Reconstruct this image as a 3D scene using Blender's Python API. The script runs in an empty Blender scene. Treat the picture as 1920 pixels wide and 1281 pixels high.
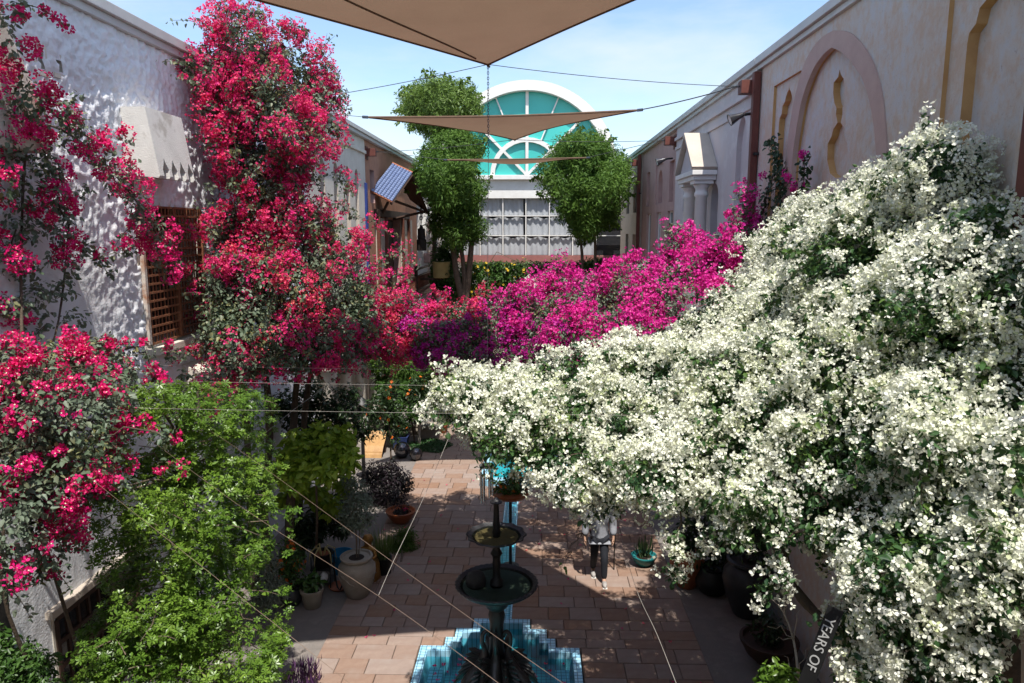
import bpy, bmesh, math, random
import numpy as np
from mathutils import Vector, Matrix
R_ = math.radians
random.seed(7)
rng = np.random.default_rng(11)
scene = bpy.context.scene
COL = scene.collection

# ------------------------------------------------------------ camera
CAM = Vector((0.0, 0.0, 6.5))
FPX = 1350.0                      # focal length in pixels of the 1920 px wide photograph
cam = bpy.data.cameras.new('camera'); cam.lens = FPX / 1920 * 36; cam.sensor_width = 36
cam.clip_start = 0.05; cam.clip_end = 6000
camo = bpy.data.objects.new('camera', cam); COL.objects.link(camo)
camo.location = CAM; camo.rotation_euler = (R_(90 - 8.84), 0, R_(1.70))
scene.camera = camo

# ------------------------------------------------------------ sky, sun, exposure
SUN = Vector((0.12, -0.43, 1.0)).normalized()          # direction towards the sun
w = bpy.data.worlds.new('World'); scene.world = w; w.use_nodes = True
nt = w.node_tree; nt.nodes.clear()
sky = nt.nodes.new('ShaderNodeTexSky'); sky.sky_type = 'NISHITA'; sky.sun_disc = False
sky.sun_elevation = math.asin(SUN.z); sky.sun_rotation = math.atan2(SUN.x, SUN.y)
sky.air_density = 1.0; sky.dust_density = 0.8; sky.ozone_density = 1.6; sky.altitude = 0
geo = nt.nodes.new('ShaderNodeTexCoord')
mp = nt.nodes.new('ShaderNodeMapping'); mp.inputs['Scale'].default_value = (1.0, 1.0, 3.2)
mp.inputs['Location'].default_value = (0.35, 0.2, 0.1)
nz = nt.nodes.new('ShaderNodeTexNoise'); nz.inputs['Scale'].default_value = 2.6; nz.inputs['Detail'].default_value = 9; nz.inputs['Roughness'].default_value = 0.56
rmp = nt.nodes.new('ShaderNodeValToRGB'); rmp.color_ramp.elements[0].position = 0.43; rmp.color_ramp.elements[1].position = 0.76
rmp.color_ramp.elements[0].color = (0, 0, 0, 1); rmp.color_ramp.elements[1].color = (0.85, 0.85, 0.85, 1)
mx = nt.nodes.new('ShaderNodeMixRGB'); mx.inputs[2].default_value = (3.9, 4.2, 4.5, 1)
bg = nt.nodes.new('ShaderNodeBackground'); bg.inputs['Strength'].default_value = 0.15
out = nt.nodes.new('ShaderNodeOutputWorld')
L = nt.links
L.new(geo.outputs['Generated'], mp.inputs['Vector']); L.new(mp.outputs[0], nz.inputs['Vector'])
L.new(nz.outputs['Fac'], rmp.inputs['Fac']); L.new(rmp.outputs[0], mx.inputs[0]); L.new(sky.outputs[0], mx.inputs[1])
L.new(mx.outputs[0], bg.inputs['Color']); L.new(bg.outputs[0], out.inputs[0])
sl = bpy.data.lights.new('sun', 'SUN'); sl.energy = 4.25; sl.angle = R_(0.53); sl.color = (1.0, 0.955, 0.88)
so = bpy.data.objects.new('sun', sl); COL.objects.link(so); so.location = (0, 0, 40)
so.rotation_euler = SUN.to_track_quat('Z', 'Y').to_euler()
scene.view_settings.view_transform = 'Standard'; scene.view_settings.look = 'None'
scene.view_settings.exposure = 0.68; scene.view_settings.gamma = 1
scene.view_settings.use_curve_mapping = False
scene.cycles.max_bounces = 7; scene.cycles.diffuse_bounces = 3; scene.cycles.glossy_bounces = 3
scene.cycles.transmission_bounces = 4; scene.cycles.transparent_max_bounces = 10
scene.cycles.caustics_reflective = False; scene.cycles.caustics_refractive = False

# ------------------------------------------------------------ place finding: where a sight line of the photograph meets the place
RM = camo.rotation_euler.to_matrix()
def ray(px, py): return RM @ Vector(((px - 960) / FPX, -(py - 640.5) / FPX, -1))
def atY(px, py, Y): d = ray(px, py); return CAM + d * ((Y - CAM.y) / d.y)
def atX(px, py, X): d = ray(px, py); return CAM + d * ((X - CAM.x) / d.x)
def atZ(px, py, Z=0.0): d = ray(px, py); return CAM + d * ((Z - CAM.z) / d.z)

# ------------------------------------------------------------ materials
MATS = {}
def base(name):
    m = bpy.data.materials.new(name); m.use_nodes = True; n = m.node_tree; n.nodes.clear()
    o = n.nodes.new('ShaderNodeOutputMaterial'); p = n.nodes.new('ShaderNodeBsdfPrincipled')
    n.links.new(p.outputs[0], o.inputs[0]); MATS[name] = m
    return m, n, p, o
def rgba(c): return (c[0], c[1], c[2], 1)
def noise(n, scale, detail=5, rough=.6, vec=None):
    t = n.nodes.new('ShaderNodeTexNoise'); t.inputs['Scale'].default_value = scale
    t.inputs['Detail'].default_value = detail; t.inputs['Roughness'].default_value = rough
    if vec is not None: n.links.new(vec, t.inputs['Vector'])
    return t
def ramp(n, fac, stops):
    r = n.nodes.new('ShaderNodeValToRGB'); e = r.color_ramp.elements
    while len(e) < len(stops): e.new(0.5)
    for q, (pos, c) in zip(e, stops): q.position = pos; q.color = rgba(c)
    n.links.new(fac, r.inputs['Fac']); return r
def mk(name, c1, c2=None, scale=4., rough=.7, bump=0., bscale=40., metal=0., c3=None, objrand=0., spec=.4, wear=None, bdist=.02):
    m, n, p, o = base(name)
    p.inputs['Roughness'].default_value = rough; p.inputs['Metallic'].default_value = metal
    p.inputs['Specular IOR Level'].default_value = spec
    tc = n.nodes.new('ShaderNodeTexCoord'); v = tc.outputs['Object']
    if c2 is None: c2 = tuple(x * .8 for x in c1)
    t = noise(n, scale, 6, .62, v)
    st = [(.32, c1), (.68, c2)] if c3 is None else [(.3, c1), (.5, c2), (.68, c3)]
    colr = ramp(n, t.outputs['Fac'], st).outputs[0]
    if wear:
        t2 = noise(n, wear[1], 4, .7, v); r2 = ramp(n, t2.outputs['Fac'], [(wear[2], (0, 0, 0)), (wear[2] + .08, (1, 1, 1))])
        mm = n.nodes.new('ShaderNodeMixRGB'); n.links.new(r2.outputs[0], mm.inputs[0]); n.links.new(colr, mm.inputs[1]); mm.inputs[2].default_value = rgba(wear[0]); colr = mm.outputs[0]
    if objrand:
        oi = n.nodes.new('ShaderNodeObjectInfo'); mr = n.nodes.new('ShaderNodeMapRange')
        mr.inputs['To Min'].default_value = 1 - objrand; mr.inputs['To Max'].default_value = 1 + objrand
        n.links.new(oi.outputs['Random'], mr.inputs['Value'])
        hs = n.nodes.new('ShaderNodeHueSaturation'); n.links.new(mr.outputs[0], hs.inputs['Value']); n.links.new(colr, hs.inputs['Color'])
        mr2 = n.nodes.new('ShaderNodeMapRange'); mr2.inputs['To Min'].default_value = 1.35; mr2.inputs['To Max'].default_value = .75
        n.links.new(oi.outputs['Random'], mr2.inputs['Value']); n.links.new(mr2.outputs[0], hs.inputs['Saturation']); colr = hs.outputs[0]
    n.links.new(colr, p.inputs['Base Color'])
    if bump:
        b = n.nodes.new('ShaderNodeBump'); b.inputs['Strength'].default_value = bump; b.inputs['Distance'].default_value = bdist
        t3 = noise(n, bscale, 4, .6, v); n.links.new(t3.outputs['Fac'], b.inputs['Height']); n.links.new(b.outputs[0], p.inputs['Normal'])
    return m
def mkleaf(name, cols, transl=.3, rough=.5, patch=1.4, pcols=None, spec=.35):
    """cols: ramp over the random value of each leaf; pcols: second ramp, chosen in patches of the plant"""
    m, n, p, o = base(name)
    g = n.nodes.new('ShaderNodeNewGeometry'); k = len(cols)
    c = ramp(n, g.outputs['Random Per Island'], [((i + .5) / k, q) for i, q in enumerate(cols)]).outputs[0]
    if pcols:
        c2 = ramp(n, g.outputs['Random Per Island'], [((i + .5) / len(pcols), q) for i, q in enumerate(pcols)]).outputs[0]
        t = noise(n, patch, 2, .5, g.outputs['Position']); r = ramp(n, t.outputs['Fac'], [(.42, (0, 0, 0)), (.6, (1, 1, 1))])
        mm = n.nodes.new('ShaderNodeMixRGB'); n.links.new(r.outputs[0], mm.inputs[0]); n.links.new(c, mm.inputs[1]); n.links.new(c2, mm.inputs[2]); c = mm.outputs[0]
    n.links.new(c, p.inputs['Base Color']); p.inputs['Roughness'].default_value = rough; p.inputs['Specular IOR Level'].default_value = spec
    tr = n.nodes.new('ShaderNodeBsdfTranslucent'); n.links.new(c, tr.inputs['Color'])
    ms = n.nodes.new('ShaderNodeMixShader'); ms.inputs[0].default_value = transl
    n.links.new(p.outputs[0], ms.inputs[1]); n.links.new(tr.outputs[0], ms.inputs[2]); n.links.new(ms.outputs[0], o.inputs[0])
    return m

mk('stucco_white', (.77, .78, .80), (.68, .69, .72), 1.2, .9, .5, 30, wear=((.5, .47, .42), 2.2, .66))
mk('plaster_cream', (.66, .62, .54), (.56, .51, .43), 2., .88, .3, 60)
mk('plaster_box', (.66, .64, .60), (.54, .52, .49), 3., .85, .4, 50, wear=((.42, .39, .35), 1.7, .6))
def peach():
    m, n, p, o = base('plaster_peach'); p.inputs['Roughness'].default_value = .9; p.inputs['Specular IOR Level'].default_value = .2
    tc = n.nodes.new('ShaderNodeTexCoord'); mp_ = n.nodes.new('ShaderNodeMapping'); mp_.inputs['Scale'].default_value = (1, 1, .7); n.links.new(tc.outputs['Object'], mp_.inputs['Vector'])
    a = noise(n, 9, 6, .68, mp_.outputs[0]); b = noise(n, 1.1, 4, .6, tc.outputs['Object']); mxx = n.nodes.new('ShaderNodeMixRGB'); mxx.inputs[0].default_value = .42
    n.links.new(a.outputs['Fac'], mxx.inputs[1]); n.links.new(b.outputs['Fac'], mxx.inputs[2])
    c = ramp(n, mxx.outputs[0], [(.40, (.56, .54, .53)), (.49, (.58, .51, .45)), (.58, (.57, .44, .345))]).outputs[0]
    k = noise(n, 26, 5, .75, mp_.outputs[0]); kr = ramp(n, k.outputs['Fac'], [(.60, (0, 0, 0)), (.68, (1, 1, 1))]); m2 = n.nodes.new('ShaderNodeMixRGB'); n.links.new(kr.outputs[0], m2.inputs[0]); n.links.new(c, m2.inputs[1]); m2.inputs[2].default_value = (.46, .38, .33, 1)
    n.links.new(m2.outputs[0], p.inputs['Base Color'])
    bp_ = n.nodes.new('ShaderNodeBump'); bp_.inputs['Strength'].default_value = .9; bp_.inputs['Distance'].default_value = .03; n.links.new(a.outputs['Fac'], bp_.inputs['Height']); n.links.new(bp_.outputs[0], p.inputs['Normal'])
peach()
mk('plaster_pinkband', (.50, .36, .31), (.44, .31, .27), 4, .85, .25, 40)
mk('ochre', (.58, .34, .14), (.48, .26, .10), 4, .8, .3, 30)
mk('plaster_grey', (.62, .58, .57), (.52, .48, .48), 2.5, .85, .3, 30, c3=(.56, .49, .47))
mk('plaster_pink', (.46, .31, .28), (.39, .26, .24), 2.5, .85, .3, 30)
mk('plaster_beige', (.52, .45, .38), (.44, .38, .32), 2.5, .85, .3, 30)
mk('plaster_terracotta', (.42, .21, .13), (.33, .16, .10), 3, .85, .5, 20)
mk('white_paint', (.78, .77, .74), (.70, .68, .65), 3, .6, .1, 40)
mk('fascia_metal', (.55, .55, .53), (.46, .46, .45), 2, .5, .1, 20, wear=((.38, .36, .33), 3, .62))
mk('fascia_dark', (.30, .30, .29), (.24, .24, .24), 2, .55)
mk('rust', (.27, .11, .05), (.18, .065, .03), 9, .8, .4, 50, c3=(.34, .16, .08))
mk('rust_white', (.62, .60, .55), (.34, .15, .07), 6, .8, .3, 50)
mk('red_oxide', (.15, .045, .032), (.11, .032, .024), 5, .6, .1, 30)
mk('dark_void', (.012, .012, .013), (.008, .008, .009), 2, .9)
mk('window_dark', (.02, .022, .025), (.03, .03, .035), 3, .12, spec=.6)
mk('window_green', (.07, .11, .10), (.045, .075, .07), 5, .15, spec=.6)
mk('window_pale', (.34, .37, .37), (.22, .25, .25), 3, .2, spec=.6)
mk('curtain_red', (.16, .012, .025), (.10, .008, .015), 5, .8)
mk('wood_dark', (.055, .028, .018), (.035, .018, .012), 8, .7, .3, 40)
mk('wood_red', (.15, .05, .03), (.10, .035, .022), 8, .65, .3, 40)
mk('wood_black', (.02, .014, .011), (.012, .009, .008), 8, .7, .3, 40)
mk('wood_yellow', (.44, .26, .10), (.34, .18, .065), 5, .55, .2, 30, wear=((.30, .12, .04), 4, .6))
mk('blue_tile', (.19, .235, .36), (.13, .165, .28), 8, .3, objrand=.12, spec=.5)
mk('blue_paint', (.03, .05, .22), (.022, .04, .16), 5, .4)
mk('terra', (.36, .12, .05), (.26, .08, .035), 5, .65, .2, 40)
mk('terra_glazed', (.32, .09, .03), (.22, .06, .02), 5, .3, .1, 30)
mk('clay_grey', (.36, .32, .26), (.27, .23, .185), 4, .85, .5, 45, wear=((.22, .19, .15), 6, .62))
mk('clay_beige', (.33, .29, .22), (.25, .21, .16), 4, .85, .3, 45)
mk('pot_dark', (.035, .036, .038), (.022, .022, .024), 5, .45)
mk('pot_black', (.012, .012, .012), (.008, .008, .008), 5, .5)
mk('pot_teal', (.02, .20, .20), (.015, .13, .14), 5, .25)
mk('pot_blue', (.035, .055, .16), (.025, .04, .11), 5, .25)
mk('pot_yellow', (.48, .40, .17), (.38, .31, .13), 5, .6)
mk('soil', (.035, .022, .015), (.02, .013, .009), 30, .95, .8, 60)
mk('iron', (.010, .010, .011), (.017, .016, .016), 8, .45, .3, 60, spec=.5)
mk('iron_wet', (.022, .02, .02), (.038, .033, .03), 10, .33, .35, 40, spec=.6)
mk('algae', (.26, .19, .11), (.17, .13, .075), 6, .8)
mk('bowl_bed', (.13, .18, .19), (.09, .12, .11), 6, .6)  # bluish tone puts the water's sky reflection into the bed colour
mk('stone_dark', (.045, .04, .036), (.025, .022, .02), 9, .85, .5, 30)
mk('steel', (.52, .52, .53), (.44, .44, .45), 2, .22, metal=1)
mk('steel_dark', (.14, .14, .15), (.10, .10, .11), 2, .2, metal=.85)
mk('gold', (.42, .22, .055), (.24, .11, .03), 14, .42, .4, 40, metal=.55)
mk('stone', (.42, .36, .29), (.30, .26, .21), 5, .9, .6, 25)
mk('concrete', (.23, .205, .185), (.175, .155, .142), 3, .9, .3, 60, c3=(.21, .18, .16))
mk('paver', (.30, .22, .175), (.25, .172, .135), 2.2, .85, .35, 50, c3=(.275, .21, .175), objrand=.08)
mk('paver_far', (.30, .22, .175), (.25, .175, .135), 3.5, .85, .3, 50, c3=(.28, .215, .175))
mk('mortar', (.25, .185, .145), (.20, .145, .11), 6, .95, .3, 60)
mk('ground_earth', (.34, .28, .21), (.27, .21, .16), .4, .95, .3, 10)
mk('cable_white', (.36, .33, .29), (.28, .26, .23), 5, .6)
mk('cable_brown', (.26, .18, .13), (.20, .14, .10), 5, .6)
mk('cable_dark', (.06, .055, .05), (.04, .04, .04), 5, .5)
mk('bark', (.16, .12, .085), (.09, .065, .048), 12, .9, .8, 30)
mk('bark_pale', (.42, .38, .32), (.30, .26, .21), 12, .9, .5, 30)
mk('bark_vine', (.11, .08, .055), (.06, .045, .032), 14, .9, .6, 40)
mk('skin', (.45, .27, .19), (.42, .25, .17), 6, .55)
mk('shirt', (.30, .31, .345), (.25, .26, .29), 9, .8, .3, 30)
mk('trouser', (.012, .014, .02), (.018, .02, .028), 9, .8, .2, 40)
mk('shoe', (.40, .38, .36), (.26, .24, .23), 20, .7)
mk('shoe_sole', (.70, .69, .66), (.6, .59, .57), 10, .7)
mk('hair', (.02, .014, .01), (.03, .02, .015), 30, .6)
mk('letter_white', (.40, .40, .39), (.34, .34, .33), 6, .7)
mk('curtain', (.40, .42, .45), (.34, .36, .385), 2.5, .9, .2, 10)
mk('sill_red', (.30, .12, .11), (.24, .095, .09), 4, .7)
mk('lamp_glass', (.75, .75, .70), (.7, .7, .66), 4, .2)
mk('blue_plastic', (.03, .24, .42), (.02, .18, .34), 4, .4)

# mosaic of small square pool tiles
def mosaic(name, ca, cb, cell):
    m, n, p, o = base(name)
    tc = n.nodes.new('ShaderNodeNewGeometry')
    b = n.nodes.new('ShaderNodeTexBrick'); b.offset = 0; b.inputs['Scale'].default_value = 1
    b.inputs['Brick Width'].default_value = cell; b.inputs['Row Height'].default_value = cell; b.inputs['Mortar Size'].default_value = cell * .07
    b.inputs['Color1'].default_value = rgba(ca); b.inputs['Color2'].default_value = rgba(cb); b.inputs['Mortar'].default_value = (.07, .14, .2, 1); b.inputs['Bias'].default_value = -.1
    n.links.new(tc.outputs['Position'], b.inputs['Vector']); n.links.new(b.outputs['Color'], p.inputs['Base Color'])
    p.inputs['Roughness'].default_value = .18
mosaic('mosaic', (.40, .68, .82), (.26, .55, .74), .075)
mosaic('mosaic_floor', (.10, .52, .56), (.06, .42, .48), .075)
def watermat(name, tint, bump):
    m, n, p, o = base(name)
    n.nodes.remove(p)
    tr = n.nodes.new('ShaderNodeBsdfTransparent'); tr.inputs[0].default_value = rgba(tint)
    gl = n.nodes.new('ShaderNodeBsdfGlossy'); gl.inputs['Roughness'].default_value = .04
    fr = n.nodes.new('ShaderNodeFresnel'); fr.inputs[0].default_value = 1.33
    b = n.nodes.new('ShaderNodeBump'); b.inputs['Strength'].default_value = bump; b.inputs['Distance'].default_value = .02
    g = n.nodes.new('ShaderNodeNewGeometry'); t = noise(n, 9, 3, .5, g.outputs['Position']); n.links.new(t.outputs['Fac'], b.inputs['Height'])
    n.links.new(b.outputs[0], gl.inputs['Normal']); n.links.new(b.outputs[0], fr.inputs['Normal'])
    ms = n.nodes.new('ShaderNodeMixShader'); n.links.new(fr.outputs[0], ms.inputs[0]); n.links.new(tr.outputs[0], ms.inputs[1]); n.links.new(gl.outputs[0], ms.inputs[2]); n.links.new(ms.outputs[0], o.inputs[0])
watermat('water', (.55, .93, .95), .12)
watermat('water_bowl', (.75, .77, .70), .35)
def tealglass():
    m, n, p, o = base('teal_glass'); p.inputs['Roughness'].default_value = .2; p.inputs['Specular IOR Level'].default_value = .35
    tc = n.nodes.new('ShaderNodeTexCoord'); t = noise(n, .35, 2, .5, tc.outputs['Object'])
    n.links.new(ramp(n, t.outputs['Fac'], [(.3, (.075, .52, .47)), (.7, (.055, .46, .42))]).outputs[0], p.inputs['Base Color'])
tealglass()
def sailmat():
    m, n, p, o = base('sail_fabric'); p.inputs['Roughness'].default_value = .9; p.inputs['Specular IOR Level'].default_value = .1
    tc = n.nodes.new('ShaderNodeTexCoord')
    t = noise(n, 60, 3, .6, tc.outputs['Object']); t2 = noise(n, 1.2, 3, .6, tc.outputs['Object'])
    mxx = n.nodes.new('ShaderNodeMixRGB'); mxx.inputs[0].default_value = .45; n.links.new(t.outputs['Fac'], mxx.inputs[1]); n.links.new(t2.outputs['Fac'], mxx.inputs[2])
    c = ramp(n, mxx.outputs[0], [(.3, (.36, .235, .155)), (.7, (.29, .185, .12))]).outputs[0]
    n.links.new(c, p.inputs['Base Color'])
    tr = n.nodes.new('ShaderNodeBsdfTranslucent'); n.links.new(c, tr.inputs['Color'])
    ms = n.nodes.new('ShaderNodeMixShader'); ms.inputs[0].default_value = .24; n.links.new(p.outputs[0], ms.inputs[1]); n.links.new(tr.outputs[0], ms.inputs[2]); n.links.new(ms.outputs[0], o.inputs[0])
sailmat()
mk('sail_seam', (.17, .105, .065), (.13, .08, .05), 9, .9)

# leaves and bracts
mkleaf('bract_white', [(.56, .61, .33), (.82, .82, .66), (.88, .88, .79), (.86, .86, .75), (.80, .82, .64)], .36, .6, 2.0, [(.86, .86, .76), (.89, .89, .82), (.80, .81, .60), (.88, .88, .79)])
mkleaf('bract_pink', [(.50, .008, .10), (.76, .022, .16), (.70, .014, .22), (.82, .035, .17), (.84, .12, .18)], .38, .55, 1.3, [(.80, .04, .11), (.72, .014, .22), (.86, .06, .17), (.70, .018, .16)])
mkleaf('bract_red', [(.42, .01, .06), (.70, .035, .09), (.78, .055, .14), (.66, .02, .15), (.74, .03, .20), (.80, .16, .15)], .30, .55, 1.2, [(.62, .012, .18), (.70, .02, .24), (.66, .03, .12)])
mkleaf('bract_magenta', [(.40, .006, .17), (.62, .010, .26), (.72, .016, .34), (.66, .012, .30), (.78, .03, .38), (.80, .10, .36)], .30, .55, 1.3, [(.66, .02, .22), (.74, .02, .32), (.60, .01, .26)])
mkleaf('bract_shade_purple', [(.40, .010, .26), (.50, .014, .32), (.44, .010, .24), (.52, .02, .2)], .30, .55)  # shade of the sail put into the bract colour as dark purple
mkleaf('bract_crimson', [(.52, .007, .08), (.76, .014, .14), (.70, .012, .17), (.84, .022, .18)], .38, .5, 1.6, [(.78, .012, .21), (.70, .010, .15), (.86, .025, .25)])
mkleaf('floret', [(.75, .70, .50), (.82, .80, .66)], .2, .6)
mkleaf('leaf_boug', [(.07, .105, .055), (.105, .15, .085), (.14, .185, .12), (.08, .125, .07), (.24, .23, .09)], .28, .45, 1.5, [(.16, .205, .145), (.12, .165, .105), (.20, .235, .17)])
mkleaf('leaf_white', [(.035, .085, .02), (.055, .12, .03), (.11, .18, .035), (.04, .10, .03)], .28, .42, 2, [(.03, .075, .03), (.05, .11, .035)])
mkleaf('leaf_lime', [(.11, .20, .020), (.16, .28, .032), (.09, .165, .018), (.22, .34, .05)], .34, .35, .9, [(.085, .175, .02), (.13, .24, .03), (.065, .13, .016)], spec=.5)
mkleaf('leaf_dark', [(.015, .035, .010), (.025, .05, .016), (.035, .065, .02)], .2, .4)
mkleaf('leaf_mid', [(.035, .085, .016), (.05, .115, .022), (.075, .15, .03)], .28, .42)
mkleaf('leaf_tree', [(.065, .13, .02), (.09, .17, .026), (.125, .215, .036), (.075, .145, .022)], .34, .55, .8, [(.05, .11, .018), (.08, .15, .024), (.10, .18, .034)], spec=.2)
mkleaf('leaf_tree_pale', [(.09, .15, .025), (.13, .21, .04), (.16, .25, .05)], .32, .45)
mkleaf('leaf_yellow', [(.30, .42, .035), (.40, .52, .06), (.19, .31, .03), (.26, .38, .04)], .45, .4)
mkleaf('leaf_olive', [(.17, .21, .15), (.24, .28, .21), (.12, .155, .10)], .2, .5)
mkleaf('leaf_purple', [(.055, .02, .06), (.09, .035, .10), (.04, .016, .045)], .2, .4)
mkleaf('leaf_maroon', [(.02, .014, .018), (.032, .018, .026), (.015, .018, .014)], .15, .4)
mkleaf('leaf_grass', [(.09, .16, .03), (.14, .22, .05), (.20, .24, .10)], .3, .5)
mkleaf('leaf_cover', [(.03, .08, .025), (.045, .11, .03), (.025, .065, .02)], .2, .5)
mkleaf('petal_yellow', [(.75, .48, .03), (.80, .58, .05)], .3, .6)
mkleaf('petal_orange', [(.75, .22, .02), (.70, .10, .02)], .3, .6)
mkleaf('petal_red', [(.60, .02, .015), (.70, .04, .02)], .3, .6)

# ------------------------------------------------------------ mesh building
class MB:
    def __init__(s): s.v = []; s.f = []; s.mi = []
    def add(s, v, f, mi=0):
        o = len(s.v); s.v += [tuple(q) for q in v]; s.f += [tuple(i + o for i in q) for q in f]; s.mi += [mi] * len(f); return s
    def box(s, c, d, M=None, mi=0):
        x, y, z = d[0] / 2, d[1] / 2, d[2] / 2
        v = [Vector((a * x, b * y, e * z)) for e in (-1, 1) for a, b in ((-1, -1), (1, -1), (1, 1), (-1, 1))]
        if M is not None: v = [M @ q for q in v]
        v = [q + Vector(c) for q in v]
        return s.add(v, [(3, 2, 1, 0), (4, 5, 6, 7), (0, 1, 5, 4), (1, 2, 6, 5), (2, 3, 7, 6), (3, 0, 4, 7)], mi)
    def bx(s, a, b, mi=0):
        return s.box([(a[i] + b[i]) / 2 for i in range(3)], [abs(b[i] - a[i]) for i in range(3)], None, mi)
    def tube(s, pts, r, seg=8, cap=True, mi=0):
        pts = [Vector(p) for p in pts]; n = len(pts)
        if not hasattr(r, '__len__'): r = [r] * n
        v = []; f = []; ref = None
        for i, p in enumerate(pts):
            t = (pts[min(i + 1, n - 1)] - pts[max(i - 1, 0)])
            t = t.normalized() if t.length > 1e-9 else Vector((0, 0, 1))
            if ref is None: ref = Vector((1, 0, 0)) if abs(t.x) < .8 else Vector((0, 1, 0))
            a = t.cross(ref).normalized(); ref = a.cross(t).normalized(); b = ref
            for k in range(seg):
                q = 2 * math.pi * k / seg; v.append(p + a * (math.cos(q) * r[i]) + b * (math.sin(q) * r[i]))
        for i in range(n - 1):
            for k in range(seg):
                f.append((i * seg + k, i * seg + (k + 1) % seg, (i + 1) * seg + (k + 1) % seg, (i + 1) * seg + k))
        if cap: f.append(tuple(range(seg - 1, -1, -1))); f.append(tuple((n - 1) * seg + k for k in range(seg)))
        return s.add(v, f, mi)
    def lathe(s, prof, seg=24, c=(0, 0, 0), mi=0, wob=None):
        v = []; f = []; n = len(prof)
        for i, (r, z) in enumerate(prof):
            for k in range(seg):
                q = 2 * math.pi * k / seg; rr = r * (1 + (wob(q, z) if wob else 0)); v.append((c[0] + rr * math.cos(q), c[1] + rr * math.sin(q), c[2] + z))
        for i in range(n - 1):
            for k in range(seg): f.append((i * seg + k, i * seg + (k + 1) % seg, (i + 1) * seg + (k + 1) % seg, (i + 1) * seg + k))
        if prof[0][0] > 1e-4: f.append(tuple(range(seg - 1, -1, -1)))
        if prof[-1][0] > 1e-4: f.append(tuple((n - 1) * seg + k for k in range(seg)))
        return s.add(v, f, mi)
    def ell(s, c, r, seg=14, rings=9, M=None, mi=0, wob=0.):
        v = []; f = []
        for i in range(rings + 1):
            th = math.pi * i / rings
            for k in range(seg):
                q = 2 * math.pi * k / seg; u = Vector((math.sin(th) * math.cos(q), math.sin(th) * math.sin(q), math.cos(th)))
                m_ = 1 + wob * math.sin(5 * u.x + 3 * u.y + 1.3) * math.cos(4 * u.z + 2 * u.y)
                p = Vector((u.x * r[0] * m_, u.y * r[1] * m_, u.z * r[2] * m_))
                if M is not None: p = M @ p
                v.append(p + Vector(c))
        for i in range(rings):
            for k in range(seg): f.append((i * seg + k, (i + 1) * seg + k, (i + 1) * seg + (k + 1) % seg, i * seg + (k + 1) % seg))
        return s.add(v, f, mi)
    def prism(s, poly, to3, depth, mi=0, mi_side=None):
        """poly: 2d points; to3(u,v,d) -> 3d; extruded over d = depth[0]..depth[1]"""
        n = len(poly); v = [to3(u, q, depth[0]) for u, q in poly] + [to3(u, q, depth[1]) for u, q in poly]
        o = len(s.v); s.v += [tuple(q) for q in v]
        s.f.append(tuple(o + i for i in range(n - 1, -1, -1))); s.f.append(tuple(o + n + i for i in range(n))); s.mi += [mi, mi]
        for i in range(n):
            s.f.append((o + i, o + (i + 1) % n, o + n + (i + 1) % n, o + n + i)); s.mi.append(mi if mi_side is None else mi_side)
        return s
    def mesh(s, name, mats, smooth=False, bevel=0, up=False):
        me = bpy.data.meshes.new(name); me.from_pydata([tuple(q) for q in s.v], [], s.f)
        for m in (mats if isinstance(mats, (list, tuple)) else [mats]): me.materials.append(MATS[m])
        if any(s.mi): me.polygons.foreach_set('material_index', s.mi)
        bm = bmesh.new(); bm.from_mesh(me); bmesh.ops.recalc_face_normals(bm, faces=bm.faces)
        if bevel: bmesh.ops.bevel(bm, geom=[e for e in bm.edges if len(e.link_faces) == 2 and e.calc_face_angle(0) > .5], offset=bevel, segments=2, affect='EDGES', profile=.7)
        if up:
            for q in bm.faces:
                if q.normal.z < 0: q.normal_flip()
        bm.to_mesh(me); bm.free()
        if smooth: me.polygons.foreach_set('use_smooth', [True] * len(me.polygons)); me.set_sharp_from_angle(angle=R_(45))
        me.update(); return me
    def build(s, name, mats, parent=None, smooth=False, bevel=0, world=True):
        return link(name, s.mesh(name, mats, smooth, bevel, isinstance(mats, str) and mats.startswith('water')), parent, world)
def link(name, me, parent=None, world=True):
    o = bpy.data.objects.new(name, me); COL.objects.link(o)
    if parent is not None:
        o.parent = parent
        if world: o.matrix_parent_inverse = Matrix.Translation(-world_loc(parent))
    return o
def world_loc(o):
    l = Vector(o.location)
    if o.parent is not None: l = l + world_loc(o.parent) + o.matrix_parent_inverse.translation
    return l
def tag(o, label=None, cat=None, group=None, kind=None):
    if label: o['label'] = label
    if cat: o['category'] = cat
    if group: o['group'] = group
    if kind: o['kind'] = kind
    return o
def root(name, label, cat, loc=(0, 0, 0), group=None):
    o = bpy.data.objects.new(name, None); COL.objects.link(o); o.location = loc; o.empty_display_size = .1
    return tag(o, label, cat, group)
def struct(name, mb, mat, **k): return tag(mb.build(name, mat, **k), kind='structure')
def dup(o, parent=None):
    c = o.copy(); COL.objects.link(c)
    if parent is not None: c.parent = parent
    for ch in list(o.children): dup(ch, c)
    return c
def evalmesh(o, name):
    dg = bpy.context.evaluated_depsgraph_get(); me = bpy.data.meshes.new_from_object(o.evaluated_get(dg)); me.name = name; return me
def boolean_cut(wall, cutters):
    """wall object minus a list of MB meshes (same material list)"""
    for mb, mats in cutters:
        c = link('cutter', mb.mesh('cutter', mats)); md = wall.modifiers.new('cut', 'BOOLEAN'); md.operation = 'DIFFERENCE'; md.object = c; md.solver = 'EXACT'
        bpy.context.view_layer.update(); me = evalmesh(wall, wall.name); wall.modifiers.clear(); wall.data = me
        bpy.data.objects.remove(c)
    return wall
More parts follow.
